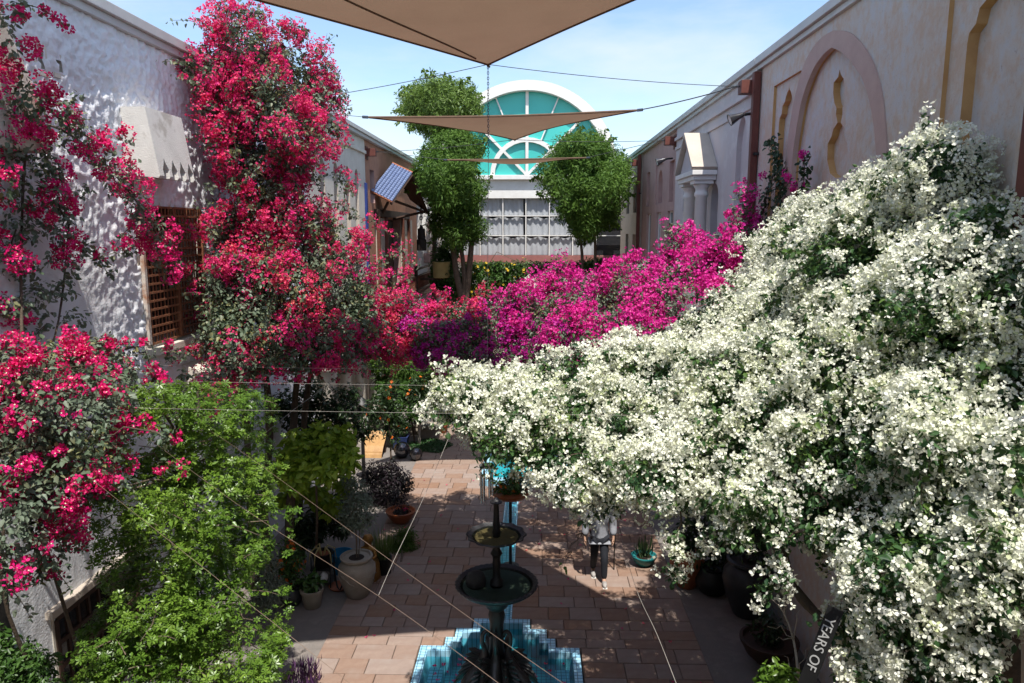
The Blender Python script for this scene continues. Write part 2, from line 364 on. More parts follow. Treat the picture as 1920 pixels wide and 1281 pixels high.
def skin(name, joints, bones, mat, parent=None, sub=2, rootj=0, world=True):
    """joints: list of (x,y,z,radius[,radius2])"""
    me = bpy.data.meshes.new(name); me.from_pydata([j[:3] for j in joints], bones, [])
    o = bpy.data.objects.new(name, me); COL.objects.link(o); o.modifiers.new('s', 'SKIN')
    for i, j in enumerate(joints): me.skin_vertices[0].data[i].radius = (j[3], j[4] if len(j) > 4 else j[3])
    me.skin_vertices[0].data[rootj].use_root = True
    sd = o.modifiers.new('d', 'SUBSURF'); sd.levels = sub; sd.render_levels = sub
    bpy.context.view_layer.update(); m2 = evalmesh(o, name); bpy.data.objects.remove(o)
    m2.materials.clear(); m2.materials.append(MATS[mat]); m2.polygons.foreach_set('use_smooth', [True] * len(m2.polygons))
    return link(name, m2, parent, world)
def bez(p0, p1, sag=0., n=12):
    p0, p1 = Vector(p0), Vector(p1)
    return [p0.lerp(p1, i / n) - Vector((0, 0, sag * 4 * (i / n) * (1 - i / n))) for i in range(n + 1)]
def smoothpath(pts, n=6):
    pts = [Vector(p) for p in pts]; o = []
    for i in range(len(pts) - 1):
        a, b, c, d = pts[max(i - 1, 0)], pts[i], pts[i + 1], pts[min(i + 2, len(pts) - 1)]
        for k in range(n):
            t = k / n; o.append(.5 * ((2 * b) + (c - a) * t + (2 * a - 5 * b + 4 * c - d) * t * t + (3 * b - a - 3 * c + d) * t ** 3))
    return o + [pts[-1]]

# ------------------------------------------------------------ foliage tools (numpy)
def T(v, f): return np.array(v, float), np.array(f, int)
def petals(n, cup=.45, wid=.42, base=.06, z2=.3):
    v = []; f = []
    for k in range(n):
        a = 2 * math.pi * k / n; ca, sa = math.cos(a), math.sin(a); o = len(v)
        for x, y, z in ((base, 0, 0), (.55, wid, z2), (1, 0, cup), (.55, -wid, z2)): v.append((x * ca - y * sa, x * sa + y * ca, z))
        f += [(o, o + 2, o + 1), (o, o + 3, o + 2)]
    return T(v, f)
def rpetals(n, cup=.5, wid=.46, tip=.2):
    v = []; f = []
    for k in range(n):
        a = 2 * math.pi * k / n; ca, sa = math.cos(a), math.sin(a); o = len(v)
        for x, y, z in ((.05, 0, 0), (.48, wid, .28), (.96, tip, cup), (.96, -tip, cup), (.48, -wid, .28)): v.append((x * ca - y * sa, x * sa + y * ca, z))
        f += [(o, o + 2, o + 1), (o, o + 3, o + 2), (o, o + 4, o + 3)]
    return T(v, f)
FLOWER = rpetals(3); FLOWER4 = petals(3, .50, .50)
ROSETTE = petals(6, .12, .20, .08, .10)
STAR = petals(5, .2, .36, .02, .15)
LEAF = T([(0, 0, 0), (.30, .30, .10), (.72, .20, .07), (1, 0, -.06), (.72, -.20, .07), (.30, -.30, .10)], [(0, 3, 2), (0, 2, 1), (0, 4, 3), (0, 5, 4)])
LEAF4 = T([(0, 0, 0), (.45, .22, .08), (1, 0, -.05), (.45, -.22, .08)], [(0, 2, 1), (0, 3, 2)])
NARROW = T([(0, 0, 0), (.45, .10, .03), (1, 0, -.12), (.45, -.10, .03)], [(0, 2, 1), (0, 3, 2)])
BLADE = T([(0, 0, 0), (.0, .03, 0), (.55, .035, .12), (.55, -.01, .12), (1, .01, .0)], [(0, 3, 2), (0, 2, 1), (2, 3, 4)])
def unit(a): return a / np.maximum(np.linalg.norm(a, axis=1, keepdims=True), 1e-9)
def rdir(n): return unit(rng.normal(size=(n, 3)))
def field(p, s, seed):
    r = np.random.default_rng(seed); o = np.zeros(len(p))
    for k in range(7):
        d = r.normal(size=3); d /= np.linalg.norm(d); o += np.sin(p @ d * s * (0.6 + .25 * k) * 6.28 + r.uniform(0, 6.28)) / (1 + .18 * k)
    return o / 2.6
def scatter(name, P, N, S, tm, mat, parent=None, axis=None, kind='stuff', smooth=False):
    """one small mesh (tm) at every point P, facing N, of size S, long axis near 'axis'"""
    P = np.asarray(P, float); N = unit(np.asarray(N, float)); n = len(P)
    if n == 0: return None
    A = rdir(n) if axis is None else np.asarray(axis, float)
    A = A - N * np.sum(A * N, 1, keepdims=True); A = unit(A); B = np.cross(N, A)
    tv, tf = tm; k = len(tv); S = np.broadcast_to(np.asarray(S, float), (n,))[:, None, None]
    V = P[:, None, :] + S * (tv[None, :, 0:1] * A[:, None, :] + tv[None, :, 1:2] * B[:, None, :] + tv[None, :, 2:3] * N[:, None, :])
    V = V.reshape(-1, 3); Fc = (tf[None] + (np.arange(n) * k)[:, None, None]).reshape(-1, 3)
    me = bpy.data.meshes.new(name); me.vertices.add(len(V)); me.vertices.foreach_set('co', V.astype(np.float32).ravel())
    me.loops.add(Fc.size); me.loops.foreach_set('vertex_index', Fc.astype(np.int32).ravel())
    me.polygons.add(len(Fc)); me.polygons.foreach_set('loop_start', np.arange(0, Fc.size, 3, dtype=np.int32)); me.polygons.foreach_set('loop_total', np.full(len(Fc), 3, np.int32))
    me.materials.append(MATS[mat]); me.update(calc_edges=True)
    o = link(name, me, parent); 
    if kind: o['kind'] = kind
    return o
def inpoly(P, poly):
    x, y = P[:, 0], P[:, 1]; ins = np.zeros(len(P), bool); n = len(poly); j = n - 1
    for i in range(n):
        xi, yi = poly[i]; xj, yj = poly[j]
        c = ((yi > y) != (yj > y)) & (x < (xj - xi) * (y - yi) / (yj - yi + 1e-12) + xi); ins ^= c; j = i
    return ins
def edgedist(P, poly):
    d = np.full(len(P), 1e9)
    for i in range(len(poly)):
        a = np.array(poly[i - 1], float); b = np.array(poly[i], float); ab = b - a
        t = np.clip(((P - a) @ ab) / (ab @ ab), 0, 1); d = np.minimum(d, np.linalg.norm(P - (a + t[:, None] * ab), axis=1))
    return d
def mound(poly, ctrl, rpx, gap, jit=.12, back=.45, edge=.75):
    """the body of a shrub: overlapping leaf masses, spread over the outline with the depths of ctrl (px,py,Y); returns centres and radii in metres"""
    a = np.array(poly, float); lo, hi = a.min(0), a.max(0); pts = []
    cand = rng.uniform(lo, hi, (6000, 2)); cand = cand[inpoly(cand, poly)]; ed = edgedist(cand, poly)
    R = rng.uniform(rpx[0], rpx[1], len(cand)); R = np.minimum(R, np.maximum(ed / edge, rpx[0] * .42))
    keep = ed > R * edge * .98; cand, R = cand[keep], R[keep]
    sel = []
    for i in range(len(cand)):
        if all((cand[i][0] - cand[j][0]) ** 2 + (cand[i][1] - cand[j][1]) ** 2 > (gap * (R[i] + R[j])) ** 2 for j in sel): sel.append(i)
    c = np.array(ctrl, float); C = []; RR = []
    for i in sel:
        d2 = ((c[:, 0] - cand[i][0]) ** 2 + (c[:, 1] - cand[i][1]) ** 2) + 200; wgt = 1 / d2 ** 1.4
        Y = float((wgt * c[:, 2]).sum() / wgt.sum()) + rng.normal() * jit
        p = atY(cand[i][0], cand[i][1], Y); r = R[i] * (p - CAM).length / FPX
        C.append(p); RR.append(r)
        if back: C.append(p + Vector((rng.normal() * .08, back, -.12))); RR.append(r * .85)
    return np.array(C), np.array(RR)
def blobs(lst):
    C = []; R = []
    for px, py, Y, rp in lst:
        p = atY(px, py, Y); C.append(p); R.append(rp * (p - CAM).length / FPX)
    return np.array(C), np.array(R)
def shell(C, R, n, lo, hi, deep=.62, squash=1.):
    """points in the outer layer of the lobes, with their outward directions"""
    pr = R ** 2 / (R ** 2).sum(); i = rng.choice(len(C), n, p=pr); u = rdir(n); q = rng.uniform(lo, hi, n) * (1 + .22 * field(C[i] * 1. + u * .3, 1.1, 5))
    P = C[i] + u * (R[i] * q)[:, None] * np.array([1, 1, squash])
    ok = np.ones(n, bool)
    for j in range(len(C)):
        d = np.linalg.norm(P - C[j], axis=1) / R[j]; ok &= (d > deep) | (i == j)
    tc = unit(np.array(CAM)[None] - P); back = (u * tc).sum(1) < -.25
    ok &= ~(back & (rng.random(n) < .45))
    return P[ok], u[ok]
UP = np.array([0, 0, 1.0])
def add_leaves(name, P, u, size, mat, parent, tm=LEAF, up=.5, jit=.7, droop=.6, var=.35):
    n = len(P); N = u + up * UP + jit * rng.normal(size=(n, 3)); A = u * .6 + rng.normal(size=(n, 3)) * .6 - droop * UP
    return scatter(name, P, N, size * rng.uniform(1 - var, 1 + var, n), tm, mat, parent, A)
def clusters(P, u, k, rc, flat=1.0):
    """flower heads: round bunches of bracts around each point"""
    P2 = []; N2 = []
    n = len(P); K = np.maximum(3, (k * rng.uniform(.4, 1.5, n)).astype(int)); RC = rc * rng.uniform(.55, 1.45, n)
    idx = np.repeat(np.arange(n), K); d = rdir(len(idx)); d = unit(d + u[idx] * .55); q = rng.uniform(.55, 1.08, len(idx)) * RC[idx]
    return P[idx] + d * q[:, None] * np.array([1, 1, 1.1]), unit(d + .45 * rng.normal(size=d.shape))
def twigs(name, starts, ends, r, mat, parent, sag=.1, seg=5, wig=.06):
    mb = MB()
    for a, b in zip(starts, ends):
        a, b = Vector(a), Vector(b); Lh = (b - a).length; pts = [a]
        for k in range(1, seg): t = k / seg; pts.append(a.lerp(b, t) + Vector((rng.normal() * wig * Lh, rng.normal() * wig * Lh, sag * Lh * 4 * t * (1 - t) + rng.normal() * wig * Lh)))
        pts.append(b); mb.tube(pts, [r * (1 - .75 * k / seg) for k in range(seg + 1)], 4)
    o = mb.build(name, mat, parent); o['kind'] = 'stuff'; return o
def sprays(C, R, n, length, prefer_up=.4, sel=None):
    """arching shoots leaving the outline: returns list of polylines"""
    P, u = shell(C, R, n * 4, .85, 1.0, .9); m = min(n, len(P)); P, u = P[:m], u[:m]; o = []
    for i in range(m):
        d = unit((u[i] + prefer_up * UP + rng.normal(size=3) * .35)[None])[0]; Lh = length * rng.uniform(.45, 1.3); p = P[i] - d * .1; pl = [p]
        for k in range(6): p = p + d * Lh / 6; d = unit((d - UP * .13 + rng.normal(size=3) * .08)[None])[0]; pl.append(p)
        o.append(np.array(pl))
    return o
def dress(plant, sp, leafmat, bractmat, leaf=.05, bract=.03, fl=.6, twig='bark_vine', k=14, rc=.07, ft=None):
    """leaves, bunches and stems of the shoots"""
    mb = MB(); LP = []; FP = []; FN = []
    for pl in sp:
        mb.tube([tuple(q) for q in pl], [.006 * (1 - .6 * i / 6) for i in range(7)], 3, False)
        for s in range(len(pl) - 1):
            for q in range(4): LP.append(pl[s] + (pl[s + 1] - pl[s]) * rng.random() + rng.normal(size=3) * .025)
        if rng.random() < fl:
            for s in rng.choice([2, 3, 4, 5, 6], rng.integers(1, 5), replace=False):
                a, b = clusters(pl[s][None], rdir(1), k, rc); FP.append(a); FN.append(b)
    o = mb.build('shoot', twig, plant); o['kind'] = 'stuff'
    LP = np.array(LP); add_leaves('shoot_leaves', LP, rdir(len(LP)), leaf, leafmat, plant)
    if FP: FP = np.concatenate(FP); FN = np.concatenate(FN); scatter('shoot_flowers', FP, FN, bract * rng.uniform(.75, 1.2, len(FP)), FLOWER if ft is None else ft, bractmat, plant)

# ============================================================ THE SETTING
XL, XR, AX = -5.5, 4.2, -0.5            # left wall, right wall, axis of the path
gb = MB(); 
gb.add([(-3000, -3000, -.62), (3000, -3000, -.62), (3000, 3000, -.62), (-3000, 3000, -.62)], [(0, 1, 2, 3)])
struct('ground', gb, 'ground_earth')
# courtyard floor: concrete with an opening for the basin
PX0, PX1 = -3.3, 2.65
STEP = [(7.3, 10.45, 1.25), (10.45, 10.7, .88), (10.7, 10.97, .74), (10.97, 11.27, .47)]       # stepped outline of the basin: y0, y1, half width
fl = MB()
fl.bx((-7, -2, -.5), (PX0, 40, 0)); fl.bx((PX1, -2, -.5), (6, 40, 0))
struct('courtyard_floor', fl, 'concrete')
bed = MB(); zb = -.03
bed.bx((PX0, -2, -.5), (PX1, 7.3, zb))
for y0, y1, hw in STEP: bed.bx((PX0, y0, -.5), (AX - hw - .02, y1, zb)); bed.bx((AX + hw + .02, y0, -.5), (PX1, y1, zb))
bed.bx((PX0, 11.27, -.5), (AX - .16, 17.6, zb)); bed.bx((AX + .16, 11.27, -.5), (PX1, 17.6, zb)); bed.bx((PX0, 17.6, -.5), (PX1, 40, zb))
path = struct('path', bed, 'mortar')
# individual slabs of the path
rows = [8.55 + .38 * k for k in range(5)] + [10.45, 10.7, 10.97, 11.27]
while rows[-1] < 20.4: rows.append(rows[-1] + random.choice((.36, .4, .42)))
slabmesh = {}
def slab(w, d):
    key = (round(w, 2), round(d, 2))
    if key not in slabmesh:
        mb = MB(); x, y, h = key[0] / 2 - .0045, key[1] / 2 - .0045, .045
        e = .008; v = [(-x, -y, 0), (x, -y, 0), (x, y, 0), (-x, y, 0), (-x, -y, h - e), (x, -y, h - e), (x, y, h - e), (-x, y, h - e), (-x + e, -y + e, h), (x - e, -y + e, h), (x - e, y - e, h), (-x + e, y - e, h)]
        f = [(3, 2, 1, 0), (8, 9, 10, 11)] + [(a, (a + 1) % 4, 4 + (a + 1) % 4, 4 + a) for a in range(4)] + [(4 + a, 4 + (a + 1) % 4, 8 + (a + 1) % 4, 8 + a) for a in range(4)]
        mb.add(v, f); slabmesh[key] = mb.mesh('slab', 'paver')
    return slabmesh[key]
nslab = 0
for a, b in zip(rows[:-1], rows[1:]):
    hw = .16
    for y0, y1, q in STEP:
        if a < y1 - .01 and b > y0 + .01: hw = max(hw, q + .02) if hw > .2 else q + .02
    for x0, x1 in ((PX0, AX - hw), (AX + hw, PX1)):
        x = x0
        while x < x1 - .05:
            wd = random.choice((.36, .46, .54, .62))
            if x + wd > x1 - .2: wd = x1 - x
            if nslab < 298:
                o = link('slab', slab(wd, b - a), path); o.location = (x + wd / 2, (a + b) / 2, -.03 + random.uniform(-.003, .004)); o.rotation_euler = (random.uniform(-.004, .004), random.uniform(-.004, .004), random.choice((0, math.pi))); nslab += 1; lastrow = b
            x += wd
far = MB(); y = lastrow
while y < 33:
    x = PX0
    while x < PX1 - .05:
        wd = min(random.choice((.5, .6, .75)), PX1 - x); far.box((x + wd / 2, y + .2, -.0075), (wd - .015, .385, .045)); x += wd
    y += .4
o = far.build('far_slabs', 'paver_far', path); o['kind'] = 'stuff'

# the house the picture is taken from, behind the camera
hb = MB(); hb.bx((-9, -1.4, 0), (8, -.45, 9.5)); struct('house_wall', hb, 'plaster_cream')

# ---- stepped basin, channel and far basin
pool = root('stepped_pool', 'stepped cross-shaped pool of blue mosaic tiles around the iron fountain', 'pool', (AX, 9.3, -.45))
mb = MB(); ys = [s[1] for s in STEP]
def outline(off):
    pts = [(AX - STEP[0][2] + off, STEP[0][0] + off)]
    for y0, y1, hw in STEP: pts += [(AX - hw + off, max(y0, STEP[0][0] + off) - (0 if y0 == STEP[0][0] else off)), (AX - hw + off, y1 - off)]
    r = [(2 * AX - x, y) for x, y in reversed(pts)]
    return pts[1:] + r[:-1]
O0 = outline(0); O1 = outline(.12)
n = len(O0); v = [(x, y, .012) for x, y in O0] + [(x, y, .006) for x, y in O1] + [(x, y, -.42) for x, y in O1] + [(x, y, -.45) for x, y in O0]
f = [(i, (i + 1) % n, n + (i + 1) % n, n + i) for i in range(n)] + [(n + i, n + (i + 1) % n, 2 * n + (i + 1) % n, 2 * n + i) for i in range(n)] + [(i, (i + 1) % n, 3 * n + (i + 1) % n, 3 * n + i) for i in range(n)]
mb.add(v, f); mb.build('mosaic_rim', 'mosaic', pool)
mb = MB(); mb.add([(x, y, -.42) for x, y in O1], [tuple(range(n))]); mb.build('basin_floor', 'mosaic_floor', pool)
mb = MB(); mb.add([(x, y, -.10) for x, y in O1], [tuple(range(n))]); mb.build('water', 'water', pool)
for sx in (-1, 1):                                           # inner seat step of lighter mosaic
    mb = MB(); mb.bx((AX + sx * 1.075, 7.5, -.42), (AX + sx * .86, 10.2, -.2)); mb.build('pool_step', 'mosaic', pool)
ch = root('water_channel', 'narrow blue mosaic water channel running along the middle of the path', 'channel', (AX, 14.4, 0))
mb = MB(); mb.bx((AX - .16, 11.275, -.12), (AX + .16, 17.6, -.09)); mb.bx((AX - .16, 11.275, -.09), (AX - .13, 17.6, .012)); mb.bx((AX + .13, 11.275, -.09), (AX + .16, 17.6, .012)); mb.build('mosaic_lining', 'mosaic', ch)
mb = MB(); mb.add([(AX - .13, 11.28, -.035), (AX + .13, 11.28, -.035), (AX + .13, 17.6, -.035), (AX - .13, 17.6, -.035)], [(0, 1, 2, 3)]); mb.build('water', 'water', ch)
p2 = root('far_pool', 'low raised blue mosaic pool seen behind the potted orange flowers', 'pool', (AX + .15, 18.7, 0))
mb = MB(); cx = AX + .35; 
for (x0, x1, y0, y1) in ((cx - 1.2, cx + 1.2, 17.6, 17.85), (cx - 1.2, cx + 1.2, 19.6, 19.85), (cx - 1.2, cx - .95, 17.85, 19.6), (cx + .95, cx + 1.2, 17.85, 19.6)): mb.bx((x0, y0, -.02), (x1, y1, .16))
mb.build('mosaic_rim', 'mosaic', p2)
mb = MB(); mb.bx((cx - .95, 17.85, 0), (cx + .95, 19.6, .02)); mb.build('basin_floor', 'mosaic_floor', p2)
mb = MB(); mb.add([(cx - .95, 17.85, .11), (cx + .95, 17.85, .11), (cx + .95, 19.6, .11), (cx - .95, 19.6, .11)], [(0, 1, 2, 3)]); mb.build('water', 'water', p2)

# ============================================================ LEFT: rough white stucco building
def vnoise(x, y, seed):
    r = np.random.default_rng(seed).random((512, 512)); xi, yi = np.floor(x).astype(int), np.floor(y).astype(int); fx, fy = x - xi, y - yi
    fx = fx * fx * (3 - 2 * fx); fy = fy * fy * (3 - 2 * fy); a, b = xi % 512, yi % 512; a1, b1 = (xi + 1) % 512, (yi + 1) % 512
    return (r[a, b] * (1 - fx) + r[a1, b] * fx) * (1 - fy) + (r[a, b1] * (1 - fx) + r[a1, b1] * fx) * fy
ZL = 9.1
lb = root('stucco_building', 'rough white stucco building along the left side with rusty window grille', 'building', (XL, 10, 0))
def rect_px(x0, y0, x1, y1, X): a, b = atX(x0, y0, X), atX(x1, y1, X); return min(a.y, b.y), max(a.y, b.y), min(a.z, b.z), max(a.z, b.z)
GY0, GY1, GZ0, GZ1 = 9.95, 11.75, 4.88, 6.82
LW = (7.55, 9.2, .55, 2.05)
s1 = rect_px(68, 88, 81, 132, XL); s2 = rect_px(104, 112, 113, 137, XL)
holes = [(GY0, GY1, GZ0, GZ1), LW, s1, s2]
dy = .026; ny = int(10.7 / dy)
yy = 6.9 + np.arange(ny + 1) * dy; zz = np.concatenate([np.arange(0, 4, .09), np.linspace(4, ZL, 198)]); nz_ = len(zz) - 1; YY, ZZ = np.meshgrid(yy, zz, indexing='ij')
wy = YY + .06 * vnoise(YY * 4, ZZ * 4, 3); wz = ZZ + .06 * vnoise(YY * 4, ZZ * 4, 4)
sst = lambda x, a, b: (lambda t: t * t * (3 - 2 * t))(np.clip((x - a) / (b - a), 0, 1))
b1 = vnoise(wy * 13, wz * 10, 1); b2 = vnoise(wy * 26, wz * 22, 2); b3 = vnoise(wy * 3, wz * 2.2, 8); b4 = vnoise(wy * 38, wz * 34, 12)
h = sst(b1 + .25 * (b2 - .5), .38, .66) * .020 * (.55 + .7 * b3) + sst(b2, .4, .65) * .015 + np.abs(b4 - .5) * .02
amp = np.clip((vnoise(YY * .35, ZZ * .35, 9) - .12) * 3, .35, 1.0) * np.clip((ZZ - 3.9) / .8, .18, 1)
smooth_patch = np.clip(1 - (((YY - 8.45) / .55) ** 2 + ((ZZ - 5.1) / .95) ** 2), 0, 1); amp = amp * (1 - .9 * np.clip(smooth_patch * 2, 0, 1))
XX = XL + h * amp
V = np.stack([XX, YY, ZZ], -1).reshape(-1, 3); idx = np.arange((ny + 1) * (nz_ + 1)).reshape(ny + 1, nz_ + 1)
q = np.stack([idx[:-1, :-1], idx[1:, :-1], idx[1:, 1:], idx[:-1, 1:]], -1).reshape(-1, 4)
cyc = (YY[:-1, :-1] + dy / 2).ravel(); czc = ((ZZ[:-1, :-1] + ZZ[:-1, 1:]) / 2).ravel(); keep = np.ones(len(q), bool)
for a, b, c, d in holes: keep &= ~((cyc > a) & (cyc < b) & (czc > c) & (czc < d))
mb = MB(); mb.v = [tuple(p) for p in V]; mb.f = [tuple(t) for t in q[keep]]; mb.mi = [0] * len(mb.f)
me = bpy.data.meshes.new('wall'); me.from_pydata(mb.v, [], mb.f); me.materials.append(MATS['stucco_white']); me.polygons.foreach_set('use_smooth', [True] * len(me.polygons)); me.update(); link('wall', me, lb)
mb = MB(); mb.bx((XL - 5, 2.6, 0), (XL - .5, 17.6, ZL)); mb.build('dark_backing', 'dark_void', lb)  # near-black block puts the rooms' darkness behind the openings
rev = MB()                                                   # reveals of the openings
for a, b, c, d in holes:
    a -= .02; b += .02; c -= .02; d += .02
    rev = MB()
    for p, r in (((XL - .45, a - .05, c), (XL + .012, a, d)), ((XL - .45, b, c), (XL + .012, b + .05, d)), ((XL - .45, a - .05, d), (XL + .012, b + .05, d + .05)), ((XL - .45, a - .05, c - .05), (XL + .03, b + .05, c))): rev.bx(p, r)
    rev.build('window_reveal', 'plaster_cream', lb)
for (a, b, c, d) in holes[:2]:
    mb = MB(); mb.bx((XL - .4, a, c), (XL - .36, b, d)); mb.build('window_glass', 'window_dark', lb)
def grille(y0, y1, z0, z1, nv, nh, mat, matf, X=XL + .05, t=.016, leaf=2):
    g = MB(); e = .03
    g.bx((X - e, y0 - e, z0), (X + e, y0 + e, z1)); fr = g.build('window_grille', matf, lb)
    mbv = MB(); mbv.box((0, 0, 0), (t, t * 1.3, z1 - z0)); mv = mbv.mesh('bar', mat)
    mbh = MB(); mbh.box((0, 0, 0), (t * .8, y1 - y0, t * 1.9)); mh = mbh.mesh('bar', mat)
    for k in range(1, nv + 1):
        o = link('bar', mv, fr); o.location = (X + random.uniform(-.004, .004), y0 + (y1 - y0) * k / nv, (z0 + z1) / 2); o.rotation_euler = (random.uniform(-.006, .006), 0, 0)
    for k in range(nh + 1):
        o = link('bar', mh, fr); o.location = (X + .014, (y0 + y1) / 2, z0 + (z1 - z0) * k / nh)
    for yq in [y0 + (y1 - y0) * k / leaf for k in range(1, leaf + 1)]:
        p = MB(); p.bx((X - .02, yq - .022, z0), (X + .038, yq + .022, z1)); p.build('frame_post', mat, fr)
    return fr
tag(grille(GY0, GY1, GZ0, GZ1, 18, 16, 'rust', 'rust_white'), 'rusty iron lattice over the upper window')
grille(LW[0], LW[1], LW[2], LW[3], 8, 5, 'wood_dark', 'wood_dark', XL + .0, .03, 1)
mb = MB(); mb.bx((XL - .1, GY0 - .12, GZ0 - .16), (XL + .16, GY1 + .25, GZ0 - .055)); mb.build('window_sill', 'plaster_cream', lb, bevel=.01)
mb = MB(); mb.bx((XL - .05, LW[0] - .15, LW[3] + .08), (XL + .09, LW[1] + .15, LW[3] + .17)); mb.build('lintel', 'plaster_beige', lb, bevel=.01)
mb = MB(); a = atX(345, 700, XL); mb.prism([(0, 0), (.55, -.22), (.55, -.38), (0, -.5)], lambda u, v_, d: (XL + u, d, 4.42 + v_), (10.9, 13.6)); mb.build('sloping_ledge', 'plaster_cream', lb)
mb = MB(); mb.bx((XL - .4, 2.6, ZL + .002), (XL + .09, 17.7, ZL + .10)); mb.bx((XL - .4, 2.6, ZL + .104), (XL + .15, 17.7, ZL + .235)); mb.build('fascia', 'fascia_metal', lb, bevel=.008)
mb = MB(); mb.bx((XL - 5, 2.6, ZL + .02), (XL - .41, 17.7, ZL + .12)); mb.build('roof', 'fascia_dark', lb)
# plaster hood with pointed cut-outs along the hem
hood = MB(); Y0, Y1, ZT = 9.72, 10.72, atX(245, 207, XL).z
zb_ = ZT - .92; d0, d1 = .36, .50
hood.prism([(-.05, ZT), (d0, ZT), (d1, zb_ + .03), (d1 - .02, zb_), (-.05, zb_ + .05)], lambda u, v_, d: (XL + u, d, v_), (Y0, Y1))
ho = hood.build('plaster_hood', ['plaster_box', 'plaster_box'], lb)
cutm = []
for k in range(4):
    yq = Y0 + .20 + k * .235; c = MB(); c.prism([(yq - .07, zb_ - .1), (yq + .07, zb_ - .1), (yq + .085, zb_ + .12), (yq + .03, zb_ + .2), (yq, zb_ + .27), (yq - .03, zb_ + .2), (yq - .085, zb_ + .12)], lambda u, v_, d: (XL + d, u, v_), (.26, .8)); cutm.append((c, ['plaster_box', 'plaster_box']))
boolean_cut(ho, cutm)
# tapering plaster tower close to the camera
tw = MB(); b0 = atX(88, 178, XL + .25); 
tw.prism([(5.6, 7.3), (7.78, 7.3), (7.76, 7.6), (7.66, 7.95), (7.25, 8.62), (6.9, 8.95), (5.6, 9.05)], lambda u, v_, d: (d, u, v_), (XL - .3, XL + .32)); tw.build('tapered_buttress', 'plaster_cream', lb, bevel=.05)

# ============================================================ LEFT: cream building with arched niches, blue strip
def archpoly(u0, u1, v0, v1, n=10, pointed=0.):
    r = (u1 - u0) / 2; c = (u0 + u1) / 2; vs = v1 - r * (1 + pointed); P = [(u0, v0), (u1, v0)]
    for k in range(n + 1):
        a = math.pi * k / n; P.append((c + r * math.cos(a), vs + r * (1 + pointed) * math.sin(a) ** (1 - .25 * min(pointed, 1))))
    return P
ZF = 9.38
cb = root('cream_building', 'cream plaster building with narrow arched niches behind the tall pink bougainvillea', 'building', (XL, 20.5, 0))
WL = lambda u, v_, d: (XL + d, u, v_)
mb = MB(); mb.bx((XL - .5, 17.62, 0), (XL, 23.9, ZF)); wall = mb.build('wall', ['plaster_cream', 'plaster_beige'], cb)
cut = []
for yc, zt in ((19.0, 8.35), (20.3, 8.35), (21.6, 8.35), (22.7, 8.35)):
    c = MB(); c.prism(archpoly(yc - .22, yc + .22, 5.7, zt, 10, .4), WL, (-.16, .1), 0, 1); cut.append((c, ['plaster_cream', 'plaster_beige']))
for yc in (20.4, 22.6): c = MB(); c.prism([(yc - .35, 4.6), (yc + .35, 4.6), (yc + .35, 5.5), (yc - .35, 5.5)], WL, (-.2, .1), 0, 1); cut.append((c, ['plaster_cream', 'plaster_beige']))
for yc in (18.9, 20.6, 22.3): c = MB(); c.prism(archpoly(yc - .5, yc + .5, .5, 2.9, 12, .3), WL, (-.3, .1), 0, 1); cut.append((c, ['plaster_cream', 'plaster_beige']))
boolean_cut(wall, cut)
for yc in (20.4, 22.6):
    m_ = MB(); m_.bx((XL - .19, yc - .34, 4.61), (XL - .16, yc + .34, 5.49)); wn = m_.build('window', 'window_dark', cb)
    m_ = MB(); m_.bx((XL - .158, yc - .02, 4.61), (XL - .12, yc + .02, 5.49)); m_.bx((XL - .157, yc - .34, 5.0), (XL - .125, yc + .34, 5.04)); m_.build('window_bar', 'white_paint', wn)
for yc in (18.9, 20.6, 22.3): m_ = MB(); m_.bx((XL - .29, yc - .47, .52), (XL - .26, yc + .47, 2.5)); m_.build('window', 'window_dark', cb)
for yc in (18.05, 19.75, 21.45, 23.2):
    m_ = MB(); m_.lathe([(.24, 0), (.24, .18), (.17, .24), (.15, 2.5), (.2, 2.6), (.24, 2.75), (.24, 2.95)], 16, (XL + .22, yc, .0)); m_.build('column', 'plaster_cream', cb, True)
mb = MB(); mb.bx((XL, 17.7, 2.96), (XL + .5, 23.8, 3.25)); mb.build('arcade_beam', 'plaster_cream', cb, bevel=.015)
mb = MB(); mb.bx((XL - .4, 17.72, ZF + .002), (XL + .14, 24, ZF + .1)); mb.bx((XL - .4, 17.72, ZF + .104), (XL + .2, 24, ZF + .22)); mb.build('fascia', 'fascia_metal', cb, bevel=.008)
mb = MB(); mb.bx((XL + .003, 17.75, ZF - .46), (XL + .07, 23.85, ZF - .36)); mb.build('moulding', 'plaster_cream', cb, bevel=.008)
mb = MB(); mb.bx((XL - 5, 17.72, 0), (XL - .51, 24, ZF + .1)); mb.build('roof', 'fascia_dark', cb)
mb = MB(); mb.bx((XL + .003, 23.70, 3.3), (XL + .07, 23.88, 8.0)); mb.build('blue_strip', 'blue_paint', cb, bevel=.006)

